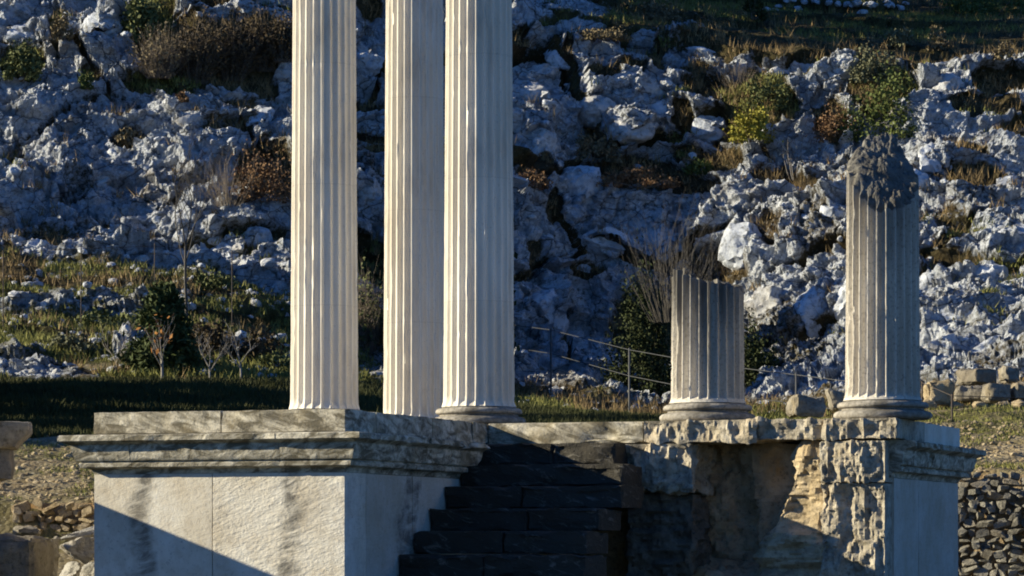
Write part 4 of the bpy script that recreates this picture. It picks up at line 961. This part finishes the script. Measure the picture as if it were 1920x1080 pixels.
# conifer
def conifer(px, py, hw, hh, dd, label, seed=0):
    p = wpt(px, py, dd); s = dd / F; e = empty('conifer_tree', p); tag(e, label, 'tree'); r = np.random.default_rng(seed); Ht = hh * s; rw = hw * s
    sg = [((0, 0, 0), (0, 0, Ht * .5), .07, .04), ((0, 0, Ht * .5), (0, 0, Ht * .97), .04, .008)]
    C = []
    for k in range(95):
        t_ = r.uniform(.03, .97); a = r.uniform(0, 6.28); L = rw * (1 - t_) ** .75 * r.uniform(.65, 1.15) + .06; z0_ = t_ * Ht
        tip = np.array([math.cos(a) * L, math.sin(a) * L, z0_ + L * r.uniform(.15, .45)]); sg.append(((0, 0, z0_), tuple(tip), .014, .004))
        m = int(90 + 220 * L / rw); f = r.uniform(.15, 1.05, m) ** .7
        C.append(np.array([0, 0, z0_]) + (tip - [0, 0, z0_]) * f[:, None] + r.normal(0, .05 + .05 * L, (m, 3)))
    V, Fc = tubes(sg[:2], 7); tk = obj('trunk', mesh('trunk', V, Fc, MT['bark']), e)
    V, Fc = tubes(sg[2:], 3); obj('branches', mesh('branches', V, Fc, MT['twig']), tk)
    obj('foliage', leaf_mesh('foliage', np.concatenate(C), .042, MT['leaf_conifer'], 3.0, .4), e); return e
conifer(305, 728, 66, 190, 58.5, 'young dark green conifer in front of the grassy bank', 40)
bare_tree(350, 590, 300, 'slender bare tree rising above the conifer against the rocks', 41, 'bark', .035, 4, .7, 3, dd=65.0, lean=-.03)
bare_tree(304, 722, 120, 'young bare sapling with pale trunk and a few orange leaves', 42, 'pale_bark', .03, 3, .6, 3, 45, MT['leaf_orange'], 57.0, 'sapling', group='bare saplings')
bare_tree(394, 716, 100, 'small bare sapling with forked crown, second from the conifer', 43, 'pale_bark', .022, 3, .8, 3, dd=57.2, name='sapling', trunk=.35, group='bare saplings')
bare_tree(452, 712, 110, 'small bare sapling with pale straight trunk, nearest the first column', 44, 'pale_bark', .022, 3, .7, 3, dd=57.4, name='sapling', trunk=.35, group='bare saplings')
bare_tree(222, 700, 95, 'crooked pale bare sapling left of the conifer', 45, 'pale_bark', .02, 3, .8, 3, dd=58.5, name='sapling', trunk=.3, lean=-.1, group='bare saplings')
shrub(520, 690, 30, 36, MT['leaf_olive'], 'small olive shrub at the left foot of the first column', seed=46, n=700)
shrub(140, 655, 42, 34, MT['leaf_grey'], 'low grey-green shrub on the bank left of the conifer', seed=47, n=1000)
shrub(400, 545, 60, 40, MT['leaf_olive'], 'low green scrub on the meadow left of the first column', seed=48, n=1500, clumps=18)
shrub(200, 610, 70, 36, MT['leaf_olive'], 'wide low green scrub on the crest of the bank', seed=49, n=1900, clumps=22)

shrub(395, 716, 62, 120, MT['leaf_umber'], 'dark brushy hollow growth behind the forked sapling', seed=51, n=3200, clumps=24, leaf=.06, dd=60.5, group='dark brush in the hollow')  # umber brush added where the hollow lies in shadow only
shrub(480, 712, 62, 95, MT['leaf_umber'], 'dark brushy hollow growth behind the sapling nearest the first column', seed=52, n=3000, clumps=24, leaf=.06, dd=60.8, group='dark brush in the hollow')
# unseen evergreens added beyond the left edge to shade the dip behind the podium
for k, (x, d_, ht, hw) in enumerate(((-330, 47, 300, 110), (-420, 49.5, 420, 120), (-300, 51.5, 420, 110), (-420, 53.5, 560, 130), (-330, 55.3, 470, 110))):
    p_y = HY - (1.3 + (d_ - 47) * .16) / d_ * F
    shrub(x, p_y, hw, ht, MT['leaf_dark'], ['evergreen nearest the viewer beyond the left edge', 'second evergreen beyond the left edge', 'middle evergreen beyond the left edge', 'tallest evergreen beyond the left edge', 'farthest evergreen beyond the left edge'][k],
          'evergreen_tree', .22, 2600, 34, 60 + k, 'evergreens beyond the left edge', d_, 'bark', .4)

for k, (x, d_) in enumerate(((890, 86), (930, 89), (870, 92), (920, 95), (880, 98), (925, 101))):  # unseen pines added to shade the upper right slope
    shrub(x, HY - (13.6 + (d_ - 84) * .37) / d_ * F, 140, 520, MT['leaf_dark'], ['first', 'second', 'third', 'fourth', 'fifth', 'sixth'][k] + ' pine up the hill above the view, counted from the nearest',
          'pine_tree', .4, 1000, 24, 80 + k, 'pines up the hill above the view', d_, 'bark', .4)
for k, (x, d_) in enumerate(((888, 83.4),)):  # hidden cypress added to extend that shade down the slope
    shrub(x, HY - (13.2 + (d_ - 82.5) * .4) / d_ * F, 46, 560, MT['leaf_dark'], ['slim cypress hidden behind the middle column'][k], 'cypress_tree', .2, 3000, 34, 90 + k, 'cypresses behind the middle column', d_, 'bark', .4)
# grass: blades nobody could count
def grass(name, pts, h, wd, mat, label, blades=9, spread=.07):
    n = len(pts); i = np.repeat(np.arange(n), blades); m = len(i); b = pts[i] + rng.normal(0, spread, (m, 3)) * [1, 1, .1]
    hh = h * rng.uniform(.4, 1.25, m); lean = rng.normal(0, .38, (m, 2)) * hh[:, None]; a = rng.uniform(0, 6.28, m)
    dx = np.stack([np.cos(a) * wd, np.sin(a) * wd, 0 * a], 1); top = b + np.stack([lean[:, 0], lean[:, 1], hh], 1)
    V = np.stack([b - dx, b + dx, top], 1).reshape(-1, 3)
    return tag(obj(name, mesh(name, V, np.arange(3 * m).reshape(-1, 3), mat, False)), label, 'grass', kind='stuff')
inv = (hsx > -30) & (hsx < 1950) & (hsy > -20) & (hsy < 800)
w_ = np.nonzero(inv & (soil > .62) & (green < .5))[0]; sel = rng.choice(w_, 4200)
grass('dry_grass', H[sel], .26, .011, MT['grass_dry'], 'tawny dry grass tufts in the cracks and ledges of the slope')
w_ = np.nonzero(inv & (soil > .6) & (green >= .45))[0]; sel = rng.choice(w_, 7500)
grass('green_grass', H[sel], .15, .013, MT['grass_green'], 'short green grass and herbs on the bank and upper slope', 9, .09)
w_ = np.nonzero((gsx > -30) & (gsx < 1950) & (tg > 2.1) & (ggreen > .5))[0]; sel = rng.choice(w_, 6000)
grass('terrace_grass', G[sel], .06, .008, MT['grass_green'], 'sparse short grass on the stony terraces', 7, .06)

w_ = np.nonzero((gsx > -60) & (gsx < 1300) & (tg > 3.55) & (tg < 5.0))[0]; sel = rng.choice(w_, 16000)  # shade of the dip is put into the colour of this grass
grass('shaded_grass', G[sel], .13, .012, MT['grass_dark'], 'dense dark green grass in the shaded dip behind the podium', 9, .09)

# ------------------------------------------------------------------ railing and wire fence
def rail_fence(name, posts, height, label, mat, rail_f, rad=.025, rr=.018, cat='fence'):
    base = posts[0]; e = empty(name, base); tag(e, label, cat)
    for p in posts:
        V, Fc = tubes([((0, 0, -.4), (0, 0, height), rad, rad)], 8); n = len(V); V = np.concatenate([V, [[0, 0, height + .01]]]); Fc = list(Fc) + [(8 + k, 8 + (k + 1) % 8, n) for k in range(8)]
        obj('post', mesh('post', V, Fc, mat), e, p - base)
    for f in rail_f:
        for a, b in zip(posts[:-1], posts[1:]):
            A = a - base + Vector((0, 0, height * f)); Bv = b - base + Vector((0, 0, height * f)); V, Fc = tubes([(A, Bv, rr, rr)], 6); obj('rail', mesh('rail', V, Fc, mat), e)
    return e
rail_fence('metal_railing', [wpt(880, 682, 74), wpt(1033, 710, 67.5), wpt(1180, 757, 61), wpt(1330, 790, 57.5), wpt(1493, 815, 55), wpt(1640, 838, 53)], 1.06, 'galvanised two-rail path railing below the cliff', MT['metal'], (.97, .5), .020, .008)
rail_fence('wire_fence', [wpt(-60, 570, 63.5), wpt(6, 574, 63), wpt(152, 566, 63), wpt(290, 560, 63.5), wpt(435, 572, 64), wpt(600, 590, 65)], 1.1, 'thin rusty wire fence across the meadow at left', MT['rust'], (.95, .55, .2), .010, .004)
rail_fence('wire_fence', [wpt(1729, 768, 51), wpt(1785, 795, 48.5), wpt(1990, 800, 50)], .45, 'low wire fence in front of the fallen blocks at right', MT['rust'], (.95, .1), .014, .006)
